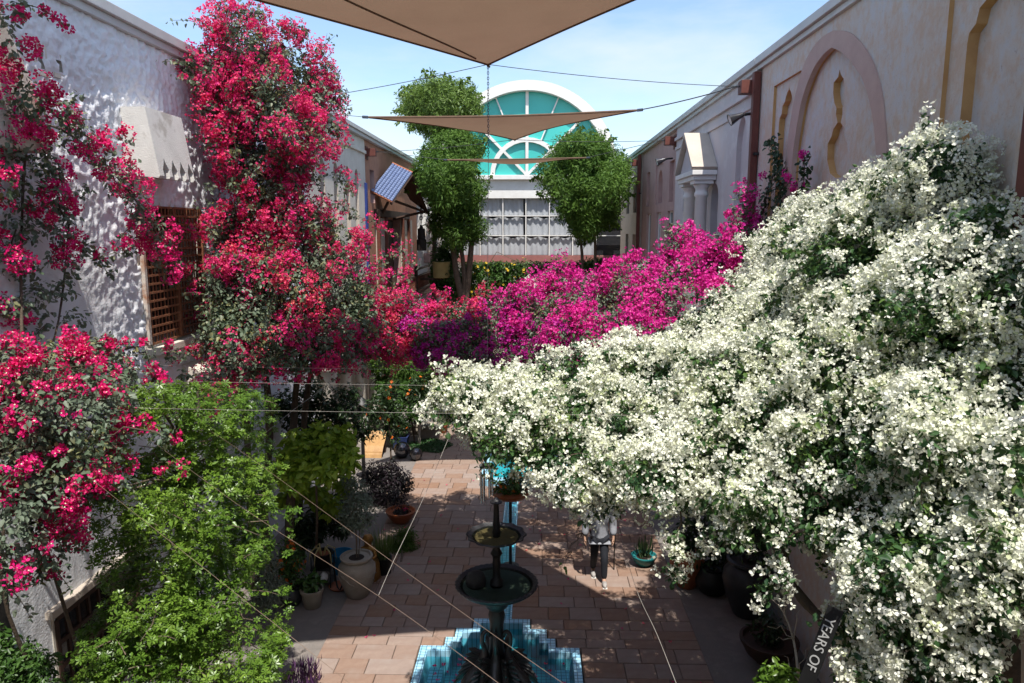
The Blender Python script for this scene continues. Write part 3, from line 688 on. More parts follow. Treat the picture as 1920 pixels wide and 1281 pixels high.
# ============================================================ LEFT: terracotta house with blue-tiled porch roof and balcony
tb = root('terracotta_house', 'terracotta plastered house with blue tiled porch roof and wooden balcony', 'building', (XL, 28.5, 0))
mb = MB(); mb.bx((XL - .5, 23.92, 0), (XL, 34.2, ZF)); wall = mb.build('wall', ['plaster_terracotta', 'plaster_pink', 'plaster_beige'], tb)
cut = []; c = MB(); c.prism([(24.55, 7.4), (25.25, 7.4), (25.25, 8.5), (24.55, 8.5)], WL, (-.25, .1), 1, 1); cut.append((c, ['plaster_terracotta', 'plaster_pink']))
c = MB(); c.prism([(26.6, 4.0), (29.8, 4.0), (29.8, 6.9), (26.6, 6.9)], WL, (-.4, .1), 1, 1); cut.append((c, ['plaster_terracotta', 'plaster_pink']))
boolean_cut(wall, cut)
mb = MB(); mb.bx((XL - .24, 24.57, 7.42), (XL - .2, 25.23, 8.48)); mb.build('window', 'wood_dark', tb)
for a, b in ((25.2, 26.55), (29.85, 32.6)): mb = MB(); mb.bx((XL + .003, a, 4.0), (XL + .05, b, 6.9)); mb.build('wall_panel', 'plaster_beige', tb)
mb = MB(); mb.bx((XL - .39, 26.62, 4.02), (XL - .33, 28.2, 6.85)); dr = mb.build('door', 'wood_black', tb)
for a, b in ((26.62, 27.0), (28.25, 28.75), (28.85, 29.75)):
    mb = MB(); mb.bx((XL - .32, a, 4.02), (XL - .26, b, 6.85)); mb.build('shutter', 'wood_dark', tb)
for z in (4.6, 5.3, 6.0): mb = MB(); mb.bx((XL - .255, 28.28, z), (XL - .235, 28.72, z + .5)); mb.build('shutter_panel', 'wood_red', tb)
mb = MB(); mb.bx((XL + .003, 25.0, 6.95), (XL + .14, 31.5, 7.2)); mb.build('lintel', 'wood_dark', tb, bevel=.01)
for yq in (25.15, 26.5, 29.9, 31.3): mb = MB(); mb.bx((XL + .052, yq, 3.9), (XL + .17, yq + .13, 6.945)); mb.build('post', 'wood_red', tb, bevel=.008)
mb = MB(); mb.bx((XL - .4, 24.02, ZF + .002), (XL + .14, 34.4, ZF + .1)); mb.bx((XL - .4, 24.02, ZF + .104), (XL + .2, 34.4, ZF + .22)); mb.build('fascia', 'fascia_metal', tb, bevel=.008)
mb = MB(); mb.bx((XL - 5, 24.02, 0), (XL - .51, 34.4, ZF + .1)); mb.build('roof', 'fascia_dark', tb)
# porch roof: two steep slopes
def quad_slab(mb, a, b, c, d, t):
    a, b, c, d = map(Vector, (a, b, c, d)); nn = (b - a).cross(d - a).normalized() * t
    vs = [a, b, c, d, a + nn, b + nn, c + nn, d + nn]; mb.add(vs, [(0, 1, 2, 3), (7, 6, 5, 4), (0, 4, 5, 1), (1, 5, 6, 2), (2, 6, 7, 3), (3, 7, 4, 0)])
ra, rb_ = atY(735, 307, 26.6), atY(773, 325, 26.6); ea, eb_ = atY(694, 358, 25.2), atY(735, 379, 25.2)
fa, fb_ = atY(770, 372, 28.4), atY(803, 397, 28.4)
mb = MB(); quad_slab(mb, ea, eb_, rb_, ra, -.05); pr = mb.build('porch_roof', 'wood_dark', tb)
mb = MB(); quad_slab(mb, ra, rb_, fb_, fa, -.07); mb.build('porch_roof', 'wood_dark', tb)
nrm = (eb_ - ea).cross(ra - ea).normalized(); nrm = nrm if nrm.y < 0 else -nrm
NC, NR = 7, 17; t_ = MB()
for cidx in range(NC):
    for ridx in range(NR):
        a = ea.lerp(eb_, (cidx + .5) / NC); b = ra.lerp(rb_, (cidx + .5) / NC); p = a.lerp(b, (ridx + .5) / NR); wv = (eb_ - ea) / NC; lv = (b - a) / NR * 1.12; pts = []
        for e_ in (-.5, .5):
            for k in range(5): ang = math.pi * k / 4; pts.append(p + wv * (-.46 * math.cos(ang)) + lv * e_ + nrm * (.045 * math.sin(ang) + .012 + (.014 if e_ < 0 else 0)))
        t_.add(pts, [(k, k + 1, 6 + k, 5 + k) for k in range(4)] + [(0, 4, 3, 2, 1), (0, 5, 9, 4)])
o = t_.build('roof_tiles', 'blue_tile', pr, True); o['kind'] = 'stuff'
for a, b, c in ((ra + nrm * .03, rb_ + nrm * .03, 'ridge_cap'), (ea, eb_, 'gutter')): mb = MB(); mb.tube([a, b], .04, 8); mb.build(c, 'terra', tb)
for a, b in ((rb_, eb_), (rb_, fb_)): mb = MB(); mb.tube([a - Vector((.03, 0, .06)), b - Vector((.03, 0, .06))], .06, 4); mb.build('barge_board', 'wood_dark', tb)
g0 = Vector((rb_.x - .25, (eb_.y + fb_.y) / 2, eb_.z + .1))
for a, b in ((Vector((XL, 26, 6.9)), eb_ + Vector((-.2, .3, .0))), (Vector((XL, 28.4, 6.9)), fb_ + Vector((-.1, -.2, 0))), (eb_ + Vector((-.15, .2, .12)), fb_ + Vector((-.15, -.2, .0)))): mb = MB(); mb.tube([a, b], .05, 4); mb.build('brace', 'wood_dark', tb)
# balcony
BX = -4.72
mb = MB(); mb.bx((XL, 24.3, 3.72), (BX + .06, 33.6, 3.9)); mb.build('balcony_floor', 'wood_red', tb, bevel=.01)
mb = MB(); mb.bx((BX - .045, 24.3, 4.86), (BX + .045, 33.6, 4.94)); mb.build('handrail', 'wood_dark', tb, bevel=.01)
mb = MB(); mb.bx((BX - .035, 24.3, 4.02), (BX + .035, 33.6, 4.09)); mb.build('bottom_rail', 'wood_dark', tb)
mb = MB(); mb.bx((BX - .035, 24.3, 4.60), (BX + .035, 33.6, 4.65)); mb.build('middle_rail', 'wood_dark', tb)
mb = MB(); mb.lathe([(.028, 0), (.028, .08), (.02, .12), (.034, .28), (.018, .42), (.028, .5), (.028, .507)], 8); bmh = mb.mesh('baluster', 'wood_red', True)
for k in range(56): o = link('baluster', bmh, tb); o.location = (BX, 24.42 + k * .163, 4.093); o.matrix_parent_inverse = Matrix.Translation(-tb.location)
for yq in (24.35, 28.95, 33.55): mb = MB(); mb.bx((BX - .06, yq - .06, 3.9), (BX + .06, yq + .06, 5.05)); mb.build('newel_post', 'wood_dark', tb, bevel=.01)

# far left: white gable with stepped pink quoins
gbld = root('quoin_building', 'white curved gable with pink stepped corner stones behind the porch roof', 'building', (-5.6, 36, 0))
mb = MB(); G = [(-7.6, 0), (-4.75, 0), (-4.75, 7.2), (-4.9, 8.0), (-5.15, 8.7), (-5.5, 9.2), (-6.0, 9.6), (-7.6, 9.9)]
mb.prism(G, lambda u, v_, d: (u, d, v_), (35.2, 36.2)); mb.build('wall', 'white_paint', gbld, bevel=.03)
for k in range(13):
    mb = MB(); wq = .62 if k % 2 else .42; mb.bx((-4.72 - wq, 35.12, .4 + k * .5), (-4.66, 36.25, .4 + k * .5 + .47)); mb.build('quoin', 'plaster_pink' if k % 3 == 0 else 'plaster_peach', gbld, bevel=.02)

# ============================================================ RIGHT: peach plaster building with blind arches
ZR = 9.42
WR = lambda u, v_, d: (XR + d, u, v_)       # d > 0 goes into the wall
rb = root('peach_building', 'mottled peach plaster building at right with pointed blind arch and carved niches', 'building', (XR, 9, 0))
mb = MB(); mb.bx((XR, 3.0, 0), (XR + .8, 14.0, ZR)); wall = mb.build('wall', ['plaster_peach', 'ochre'], rb); PM = ['plaster_peach', 'ochre']
def arch_pt(yc, hw, z0, zs, zt, n=14):
    P = [(yc - hw, z0), (yc + hw, z0)]
    for k in range(n + 1): t = k / n; P.append((yc + hw * (1 - t ** 1.55), zs + (zt - zs) * math.sin(t * math.pi / 2) ** .9))
    for k in range(n - 1, -1, -1): t = k / n; P.append((yc - hw * (1 - t ** 1.55), zs + (zt - zs) * math.sin(t * math.pi / 2) ** .9))
    return P
def pxpoly(pts): return [(q_.y, q_.z) for q_ in (atX(x, y, XR) for x, y in pts)]
def soft(P, n=4): return [(q_.x, q_.y) for q_ in smoothpath([(a, b, 0) for a, b in P], n)]
def arch_px(left, apex, right, zb_):
    P = soft(pxpoly(left + [apex])) + soft(pxpoly([apex] + right))[1:]; return [(P[0][0], zb_)] + P + [(P[-1][0], zb_)]
inner = arch_px([(1482, 385), (1487, 300), (1496, 235), (1507, 180), (1526, 130), (1545, 102)], (1561, 88), [(1580, 97), (1602, 118), (1622, 152), (1638, 210), (1645, 270), (1648, 340)], 3.4)
outer = arch_px([(1470, 385), (1475, 300), (1483, 235), (1494, 175), (1512, 115), (1538, 75)], (1565, 57), [(1592, 60), (1615, 78), (1638, 115), (1655, 170), (1663, 240), (1668, 340)], 3.4)
inner2 = [(u + .012 * (1 if u < 10.1 else -1), v_ - (.012 if v_ > 8.5 else 0)) for u, v_ in inner]
HG = pxpoly([(1561, 130), (1558, 145), (1550, 155), (1549, 175), (1551, 193), (1555, 203), (1554, 215), (1557, 230), (1549, 243), (1546, 256), (1539, 270), (1538, 300), (1543, 325), (1553, 334), (1565, 333), (1571, 322), (1576, 300), (1575, 270), (1570, 255), (1568, 240), (1563, 230), (1566, 215), (1566, 203), (1570, 190), (1571, 165), (1568, 148), (1563, 140)])
def lambrequin(yc, hw, z0, zt, mir=1):
    half = [(hw, z0), (hw, zt - .56), (hw * .96, zt - .46), (hw * .74, zt - .40), (hw * .72, zt - .36), (hw * .66, zt - .27), (hw * .38, zt - .21), (hw * .36, zt - .17), (hw * .20, zt - .09), (hw * .07, zt - .06), (0, zt)]
    return [(yc + a, b) for a, b in half] + [(yc - a, b) for a, b in reversed(half[:-1])]
cuts = []
def pc(poly, d): c = MB(); c.prism(poly, WR, (-.2, d), 0, 1); cuts.append((c, PM))
pc(inner, .10)
pc(HG, .2)
pc(lambrequin(12.65, .42, 3.6, 8.86), .15); pc([(11.98, 3.6), (13.28, 3.6), (13.28, 8.98), (11.98, 8.98)], .05)
pc(lambrequin(7.12, .45, 3.6, 8.86), .16); pc([(6.4, 3.6), (7.86, 3.6), (7.86, 8.98), (6.4, 8.98)], .05)
boolean_cut(wall, cuts)
mb = MB(); n = len(inner)       # the pinkish band round the blind arch
o_, i_ = outer, inner2
v = [WR(u, q_, -.02) for u, q_ in o_] + [WR(u, q_, -.02) for u, q_ in i_] + [WR(u, q_, .05) for u, q_ in o_] + [WR(u, q_, .06) for u, q_ in i_]
f = []
for i in range(0, n - 1): a, b = i, i + 1; f += [(a, b, n + b, n + a), (a, 2 * n + a, 2 * n + b, b), (n + a, n + b, 3 * n + b, 3 * n + a)]
mb.add(v, f); mb.build('arch_band', 'plaster_pinkband', rb)
def fascia(parent, y0, y1, X=XR):
    mb = MB(); mb.bx((X - .06, y0, ZR + .002), (X + .4, y1, ZR + .085)); mb.bx((X - .12, y0, ZR + .089), (X + .4, y1, ZR + .22)); mb.build('fascia', 'fascia_metal', parent, bevel=.008)
    mb = MB(); mb.bx((X + .81, y0, 0), (X + 5, y1, ZR + .1)); mb.build('roof', 'fascia_dark', parent)
fascia(rb, 3.0, 14.1)

# RIGHT: grey-white building with portico
gw = root('portico_building', 'pale grey plaster building with small classical portico on the right side', 'building', (XR, 18, 0))
mb = MB(); mb.bx((XR, 14.12, 0), (XR + .8, 22.0, ZR)); wall = mb.build('wall', ['plaster_grey', 'plaster_grey'], gw); PG = ['plaster_grey', 'plaster_grey']; cuts = []
def pg(poly, d): c = MB(); c.prism(poly, WR, (-.2, d), 0, 1); cuts.append((c, PG))
pg(arch_pt(15.15, .36, 7.0, 8.1, 8.75), .10); pg([(14.98, 6.9), (15.12, 6.9), (15.12, 7.75), (14.98, 7.75)], .25)
pg(archpoly(16.85, 17.5, 6.35, 7.55, 10), .3); pg([(16.85, 3.8), (17.5, 3.8), (17.5, 5.9), (16.85, 5.9)], .3)
pg([(15.0, 3.6), (15.9, 3.6), (15.9, 6.0), (15.0, 6.0)], .3); pg([(19.3, 4.6), (19.9, 4.6), (19.9, 6.2), (19.3, 6.2)], .3); pg(arch_pt(20.4, .4, 7.0, 8.0, 8.6), .10)
boolean_cut(wall, cuts)
def pane(parent, y0, y1, z0, z1, d, mat, bars=None, X=XR):
    mb = MB(); mb.bx((X + d, y0 + .004, z0 + .004), (X + d + .03, y1 - .004, z1 - .004)); wn = mb.build('window', mat, parent)
    if bars:
        nv, nh = bars
        for k in range(nv + 1): b = MB(); yq = y0 + .03 + (y1 - y0 - .06) * k / nv; b.bx((X + d - .04, yq - .025, z0 + .005), (X + d - .002, yq + .025, z1 - .005)); b.build('window_bar', 'white_paint', wn)
        for k in range(nh + 1): b = MB(); zq = z0 + .03 + (z1 - z0 - .06) * k / nh; b.bx((X + d - .036, y0 + .005, zq - .025), (X + d - .004, y1 - .005, zq + .025)); b.build('window_bar', 'white_paint', wn)
pane(gw, 14.98, 15.12, 6.9, 7.75, .2, 'window_dark'); pane(gw, 16.85, 17.5, 6.35, 7.5, .26, 'window_dark', (2, 2)); pane(gw, 16.85, 17.5, 3.8, 5.9, .26, 'window_dark', (1, 3)); pane(gw, 15.0, 15.9, 3.6, 6.0, .26, 'curtain_red'); pane(gw, 19.3, 19.9, 4.6, 6.2, .26, 'window_dark')
for z, t in ((ZR - .36, .07), (ZR - .62, .04)): mb = MB(); mb.bx((XR - t, 14.14, z), (XR - .003, 21.98, z + .09)); mb.build('cornice', 'plaster_grey', gw, bevel=.01)
CXp = 3.93
for yq in (17.35, 18.65):
    mb = MB(); mb.lathe([(.2, 3.0), (.2, 3.15), (.16, 3.25), (.15, 3.4), (.135, 7.25), (.165, 7.28), (.165, 7.34), (.14, 7.37), (.14, 7.44), (.19, 7.52), (.2, 7.54)], 20, (CXp, yq, 0)); mb.box((CXp, yq, 7.59), (.44, .44, .08)); mb.build('column', 'white_paint', gw, True)
mb = MB(); mb.bx((CXp - .25, 17.08, 7.634), (XR - .003, 18.95, 7.74)); mb.bx((CXp - .30, 17.0, 7.744), (XR - .004, 19.03, 7.85)); mb.build('entablature', 'white_paint', gw, bevel=.012)
apz = 8.72; yc = 18.02
mb = MB(); mb.prism([(17.1, 7.853), (18.93, 7.853), (yc, apz - .06)], WR, (CXp - .2 - XR, -.003)); mb.build('pediment', 'plaster_grey', gw)
for sgn in (-1, 1):
    mb = MB(); y0 = yc + sgn * .98; mb.prism([(y0, 7.855), (yc, apz - .02), (yc, apz + .08), (y0 + sgn * .06, 7.92)], WR, (CXp - .32 - XR, -.004)); mb.build('pediment_roof', 'plaster_beige', gw, bevel=.01)
mb = MB(); mb.bx((CXp - .3, 16.9, 0), (XR - .003, 19.1, 2.99)); mb.build('portico_base', 'plaster_grey', gw)
fascia(gw, 14.12, 22.1)

pk = root('pink_building', 'dusty pink plaster building with tall windows on the right beyond the portico', 'building', (XR, 25.5, 0))
mb = MB(); mb.bx((XR + .06, 22.02, 0), (XR + .8, 29.0, ZR)); wall = mb.build('wall', ['plaster_pink', 'plaster_pink'], pk); PG = ['plaster_pink', 'plaster_pink']; cuts = []
WR = lambda u, v_, d: (XR + .06 + d, u, v_)
for y0, y1 in ((22.5, 23.3), (27.2, 27.9)): pg([(y0, 7.35), (y1, 7.35), (y1, 8.6), (y0, 8.6)], .12)
pg(arch_pt(25.2, .42, 7.4, 8.0, 8.5), .2); pg([(24.5, 7.35), (25.9, 7.35), (25.9, 8.7), (24.5, 8.7)], .05)
for y0, y1 in ((22.5, 23.4), (24.6, 25.5), (26.7, 27.6)): pg([(y0, 3.6), (y1, 3.6), (y1, 7.08), (y0, 7.08)], .2)
boolean_cut(wall, cuts)
pane(pk, 22.5, 23.4, 3.6, 7.08, .17, 'window_green', (1, 1)); pane(pk, 24.6, 25.5, 3.6, 7.08, .17, 'window_pale', (2, 4)); pane(pk, 26.7, 27.6, 3.6, 7.08, .17, 'window_green', (1, 1))
fascia(pk, 22.1, 29.05)
be = root('beige_building', 'beige plaster building at the far right end beside the clipped tree', 'building', (XR, 32, 0))
WR = lambda u, v_, d: (XR + .02 + d, u, v_)
mb = MB(); mb.bx((XR + .02, 29.02, 0), (XR + .8, 35.5, ZR)); wall = mb.build('wall', ['plaster_beige', 'plaster_beige'], be); PG = ['plaster_beige', 'plaster_beige']; cuts = []
for y0, y1 in ((30.2, 31.2), (32.5, 33.5)): pg([(y0, 3.8), (y1, 3.8), (y1, 6.3), (y0, 6.3)], .2); pg([(y0, 7.2), (y1, 7.2), (y1, 8.5), (y0, 8.5)], .15)
boolean_cut(wall, cuts)
for y0, y1 in ((30.2, 31.2), (32.5, 33.5)): pane(be, y0, y1, 3.8, 6.3, .18, 'window_green', (1, 2)); pane(be, y0, y1, 7.2, 8.5, .12, 'window_dark')
fascia(be, 29.05, 35.6); WR = lambda u, v_, d: (XR + d, u, v_)

# ============================================================ FAR BUILDING with arched teal window
FY = 37.0
fb = root('arched_glass_building', 'white building closing the courtyard with a half-round teal window and curtained glazing', 'building', (0, FY, 0))
ctr = atY(988, 329, FY); top_ = atY(988, 154, FY); RO = (top_.z - ctr.z); RI = RO * .895; cx0, cz0 = ctr.x, ctr.z
zsill = atY(988, 479, FY).z; zgt = atY(988, 372, FY).z
mb = MB(); mb.bx((-8.5, FY + .1, 0), (7.5, FY + 1, zsill - .35)); mb.bx((-8.5, FY + .1, zgt), (7.5, FY + 1, cz0 - .05)); mb.bx((-8.5, FY + .1, zsill - .35), (-4.0, FY + 1, zgt)); mb.bx((4.6, FY + .1, zsill - .35), (7.5, FY + 1, zgt)); mb.build('wall', 'white_paint', fb)
def arc(r, a0, a1, n): return [(cx0 + r * math.cos(a0 + (a1 - a0) * k / n), cz0 + r * math.sin(a0 + (a1 - a0) * k / n)) for k in range(n + 1)]
WF = lambda u, v_, d: (u, FY + d, v_)
mb = MB()
for k in range(14):
    a0, a1 = math.pi * k / 14, math.pi * (k + 1) / 14; p = arc(RI, a0, a1, 3) + arc(RO, a1, a0, 3)[0:]; mb.prism(p, WF, (-.55, .3))
mb.build('arch_surround', 'white_paint', fb)
spokes = [math.pi * k / 8 for k in (0, 2, 3, 4, 5, 6, 8)]
for a0, a1 in zip(spokes[:-1], spokes[1:]):
    mb = MB(); mb.prism([(cx0, cz0 + .02)] + arc(RI + .1, a0, a1, 6), WF, (-.1, -.02)); mb.build('pane', 'teal_glass', fb)
for a, wd in ((math.pi / 2, .115), (math.pi / 4, .102), (3 * math.pi / 4, .102), (math.pi * 3 / 8, .05), (math.pi * 5 / 8, .05)):
    r0 = 0 if wd > .1 else RI * .42; d = Vector((math.cos(a), 0, math.sin(a))); M_ = Matrix.Rotation(-a, 3, 'Y'); mid = Vector((cx0, FY - .18, cz0)) + d * ((r0 + RI) / 2); mb = MB(); mb.box(mid, (RI - r0, .12 + wd * .3, wd * 1.25), M_); mb.build('mullion', 'white_paint', fb)
mb = MB(); p = arc(RI * .40, 0, math.pi, 16) + arc(RI * .455, math.pi, 0, 16); mb.prism(p, WF, (-.26, -.11)); mb.build('mullion', 'white_paint', fb)
mb = MB(); mb.bx((-8.5, FY - .35, cz0 - .22), (7.5, FY + .098, cz0 + .0)); mb.build('ledge', 'white_paint', fb, bevel=.02)
mb = MB(); mb.bx((-8.4, FY - .12, zgt + .004), (7.4, FY + .095, cz0 - .222)); mb.build('parapet_band', 'white_paint', fb)
mb = MB(); mb.bx((-4.0, FY - .1, zsill - .36), (4.6, FY + .098, zsill)); mb.build('sill', 'sill_red', fb, bevel=.02)
xm = [atY(p, 430, FY).x for p in (860, 900, 943, 986, 1030, 1074, 1118)]; zm = [zsill, atY(988, 442, FY).z, atY(988, 405, FY).z, zgt]
for i in range(len(xm) - 1):
    for j in range(3):
        # hanging curtains, folded, each with its own drape along the top edge
        mb = MB(); nx = 22; x0, x1, z0, z1 = xm[i] + .03, xm[i + 1] - .03, zm[j] + .02, zm[j + 1]; gapc = .10 if i in (2, 3) and j > 0 else .0
        if i == 2: x1 -= gapc
        g_ = []
        for k in range(nx + 1):
            t = k / nx; x = x0 + (x1 - x0) * t; droop = (.09 if j < 2 else .02) * (1 + .5 * math.sin(t * 9 + i * 2 + j)); 
            for e in range(4): g_.append((x + .01 * math.sin(k * 2.1 + e), FY + .16 + .028 * math.sin(t * 26 + i + .3 * e) + .02 * math.sin(t * 11 + j), z0 + (z1 - droop - z0) * e / 3))
        mb.add(g_, [(k * 4 + e, (k + 1) * 4 + e, (k + 1) * 4 + e + 1, k * 4 + e + 1) for k in range(nx) for e in range(3)]); mb.build('curtain', 'curtain', fb, True)
mb = MB(); mb.bx((-4.0, FY + .3, zsill), (4.6, FY + .32, zgt)); mb.build('dark_room', 'window_dark', fb)
for x in xm: mb = MB(); mb.bx((x - .024, FY - .02, zsill + .002), (x + .024, FY + .09, zgt - .002)); mb.build('mullion', 'white_paint', fb)
for z in zm[1:-1]: mb = MB(); mb.bx((-3.99, FY - .015, z - .02), (4.59, FY + .085, z + .02)); mb.build('mullion', 'white_paint', fb)
mb = MB(); mb.bx((-8.5, FY + 1.0, 0), (7.5, FY + 6, cz0 - .1)); mb.build('rear_block', 'fascia_dark', fb)
# raised terrace in front of it
ter = MB(); ter.bx((-4.2, 32.2, 0), (XR - .0, 36.9, 3.2)); tag(struct('terrace', ter, 'plaster_beige'))

# ============================================================ PLANTS
def bougainvillea(name, label, sets, bract, leafmat, base, heads_per_m2=24, k=14, rc=.1, leaf_per_m2=900, thr=-.2, bs=.034, ls=.055, nspr=60, sl=.5, seed=1, ft=None, bias=None, leafhi=None, upw=.4, florets=False, trunk_r=.07, nfs=.9, stems=40, group=None):
    """sets: list of (centres, radii, flower share, bract material or None)"""
    C = np.concatenate([s[0] for s in sets]); R = np.concatenate([s[1] for s in sets])
    p = root(name, label, 'bougainvillea', base[0], group)
    tb_ = MB()
    for b in base[1]: pts = smoothpath(b, 6); m_ = len(pts); tb_ = MB().tube(pts, [trunk_r * (1 - .6 * i / m_) * (1 + .15 * math.sin(i * 1.7)) for i in range(m_)], 8); tb_.build('stem', 'bark_vine', p, True)
    hub = np.array(base[1][0][-1]); ii = rng.choice(len(C), min(stems, len(C)), replace=False)
    jj = [int(np.argsort(np.linalg.norm(C - C[i], axis=1))[min(4, len(C) - 1)]) for i in ii]
    twigs('branch', C[ii], C[jj], .014, 'bark_vine', p)
    for si, (c, r, share, bm) in enumerate(sets):
        area = (r ** 2).sum() * 4 * math.pi * .45
        P, u = shell(c, r, int(area * leaf_per_m2 * 1.5), .4, leafhi or ((.9 if share > .7 else .97) if share > .5 else 1.02), .5)
        P = P[: int(area * leaf_per_m2)]; u = u[:len(P)]
        add_leaves('leaves', P, u, ls, leafmat, p)
        P, u = shell(c, r, int(area * heads_per_m2 * 4), .80, 1.14, .80)
        f = field(P, nfs, seed) + rng.normal(size=len(P)) * .25 + (bias(P) if bias else 0); order = np.argsort(-f) ; m_ = min(int(area * heads_per_m2 * max(share, .05)), len(P))
        # flowers gather in patches: the highest values of a slow random field
        ord2 = order[: int(len(P) * min(1, share * 1.1))]; ord2 = rng.permutation(ord2)[:m_]
        P, u = P[ord2], u[ord2]
        FP, FN = clusters(P, u, k, rc); scatter('flowers', FP, FN, bs * rng.uniform(.72, 1.2, len(FP)), FLOWER if ft is None else ft, bm or bract, p)
        if florets: q = rng.random(len(FP)) < .4; scatter('florets', FP[q] + FN[q] * bs * .35, FN[q], bs * .28, STAR, 'floret', p)
        if nspr: dress(p, sprays(c, r, max(4, int(nspr * area / 12)), sl, upw), leafmat, bm or bract, ls, bs, .7 if share > .3 else .35, k=max(6, int(k * .6)), rc=rc * .7, ft=ft)
    return p
def V3(px, py, Y): return tuple(atY(px, py, Y))

# ---- white
W1 = [(800, 735), (815, 705), (900, 697), (1000, 692), (1060, 668), (1200, 645), (1290, 600), (1380, 540), (1425, 470), (1480, 400), (1590, 352), (1660, 312), (1745, 272), (1800, 265), (1845, 335), (1885, 410), (1905, 500), (1950, 540), (1960, 1040), (1900, 1110), (1760, 1050), (1540, 1030), (1400, 965), (1300, 960), (1230, 930), (1150, 942), (1085, 936), (1030, 910), (970, 885), (895, 860), (880, 810), (820, 780)]
Wc = [(800, 745, 7.7), (900, 800, 7.5), (1000, 880, 7.3), (1120, 950, 7.0), (1000, 700, 8.3), (1190, 665, 8.6), (1245, 645, 9.0), (1290, 610, 9.6), (1420, 480, 10.6), (1480, 400, 10.4), (1650, 330, 8.5), (1750, 280, 7.2), (1880, 450, 6.2), (1930, 600, 5.7), (1950, 900, 4.9), (1850, 1050, 4.9), (1600, 1030, 5.5), (1400, 980, 6.0), (1250, 930, 6.6), (1400, 700, 7.5), (1200, 780, 7.5), (1600, 500, 7.6), (1600, 700, 6.6), (1750, 600, 6.2), (1750, 850, 5.3), (1500, 850, 6.2)]
W2 = [(1590, 1040), (1700, 1010), (1850, 1000), (1940, 1020), (1950, 1120), (1860, 1170), (1830, 1310), (1670, 1310), (1640, 1230), (1625, 1120)]
Wc2 = [(1560, 1060, 5.4), (1600, 1290, 5.0), (1900, 1050, 4.6), (1850, 1290, 4.7), (1720, 1150, 5.0)]
wA = mound(W1, Wc, (38, 78), .46); wB = mound(W2, Wc2, (40, 70), .5)
wS = blobs([(1262, 1000, 6.6, 20), (1268, 1030, 6.6, 17), (1258, 1062, 6.6, 16), (1268, 1085, 6.6, 20), (1450, 1070, 5.9, 26), (1432, 1108, 5.9, 22), (1455, 1010, 5.9, 30), (1390, 1010, 6.0, 26), (1122, 955, 7.0, 17), (1146, 958, 6.95, 14), (1098, 972, 7.0, 12), (1345, 1000, 6.2, 24), (1630, 1270, 4.9, 32), (815, 770, 7.7, 18)])
bougainvillea('white_bougainvillea', 'huge bougainvillea in full white bloom spilling from the right wall over the path', [wA + (.74, None), wB + (.62, None), wS + (.62, None)], 'bract_white', 'leaf_white',
    ((3.2, 6.3, 0), [[(3.2, 6.3, 0), V3(1660, 1281, 5.8), V3(1560, 1180, 6.0), V3(1480, 1080, 6.4), V3(1450, 900, 6.9)], [(3.7, 7.2, 0), (3.6, 7.4, 2.0), (3.3, 7.6, 3.6), (3.5, 7.8, 5.6)], [(3.9, 5.4, 0), V3(1900, 1220, 5.3), V3(1850, 1100, 5.4), V3(1780, 900, 5.9)]]),
    heads_per_m2=46, k=22, rc=.112, leaf_per_m2=520, bs=.0305, ls=.062, nspr=60, sl=.36, seed=3, leafhi=1.0, upw=.05, bias=lambda P: np.clip((P[:, 2] - 3.9) / .9, -1, 0) * .7, nfs=.55)

# ---- magenta, right
M1 = [(905, 590), (960, 545), (1010, 522), (1038, 500), (1075, 520), (1110, 515), (1170, 492), (1238, 480), (1300, 485), (1370, 440), (1425, 420), (1440, 470), (1400, 545), (1310, 605), (1240, 640), (1130, 655), (1060, 665), (960, 640), (910, 625)]
Mc = [(920, 600, 14.2), (1100, 580, 13.6), (1250, 560, 13.2), (1400, 470, 13.0), (1060, 520, 15.0), (1230, 490, 14.6), (1100, 645, 11.4), (1280, 610, 11.0), (1190, 635, 11.0)]
mA = mound(M1, Mc, (20, 40), .48)
mS = blobs([(1052, 492, 15, 15), (1048, 512, 15, 18), (1262, 430, 14.6, 20), (1285, 445, 14.5, 22), (1262, 460, 14.4, 26), (1300, 470, 14.3, 20), (1395, 365, 13.4, 18), (1400, 395, 13.4, 22), (1385, 420, 13.3, 22), (1410, 440, 13.2, 24), (1350, 455, 13.6, 22), (1320, 490, 13.6, 28), (1165, 500, 14.6, 12), (1225, 490, 14.6, 14)])
bougainvillea('magenta_bougainvillea', 'bright magenta bougainvillea spread between the white one and the right wall', [mA + (.80, None), mS + (.8, None)], 'bract_magenta', 'leaf_boug',
    ((3.8, 13.4, 0), [[(3.8, 13.4, 0), (3.7, 13.4, 2.5), (3.6, 13.5, 4.6), V3(1330, 500, 13.6)]]), heads_per_m2=26, k=26, rc=.16, leaf_per_m2=480, bs=.038, ls=.065, nspr=26, sl=.4, ft=FLOWER4, seed=4)
# ---- in the middle, sail shade put into its purple colour
U1 = [(760, 610), (830, 600), (900, 598), (960, 590), (1020, 600), (1085, 640), (1080, 668), (1010, 690), (940, 693), (860, 692), (790, 680), (765, 645)]
uA = mound(U1, [(780, 640, 13.2), (900, 640, 13.6), (1060, 655, 12.6), (960, 600, 14), (900, 690, 13)], (18, 32), .5)
bougainvillea('shaded_bougainvillea', 'bougainvillea with sail shade put into its dark purple colour, between the red and the magenta ones', [uA + (.6, None)], 'bract_shade_purple', 'leaf_boug',
    ((-4.6, 13.4, 0), [[(-4.6, 13.4, 0), (-4.5, 13.4, 2.2), (-4.0, 13.5, 4.3), V3(780, 640, 13.6), V3(930, 640, 14)]]), heads_per_m2=22, k=26, rc=.16, leaf_per_m2=480, bs=.038, ls=.06, nspr=22, sl=.4, ft=FLOWER4, seed=9)
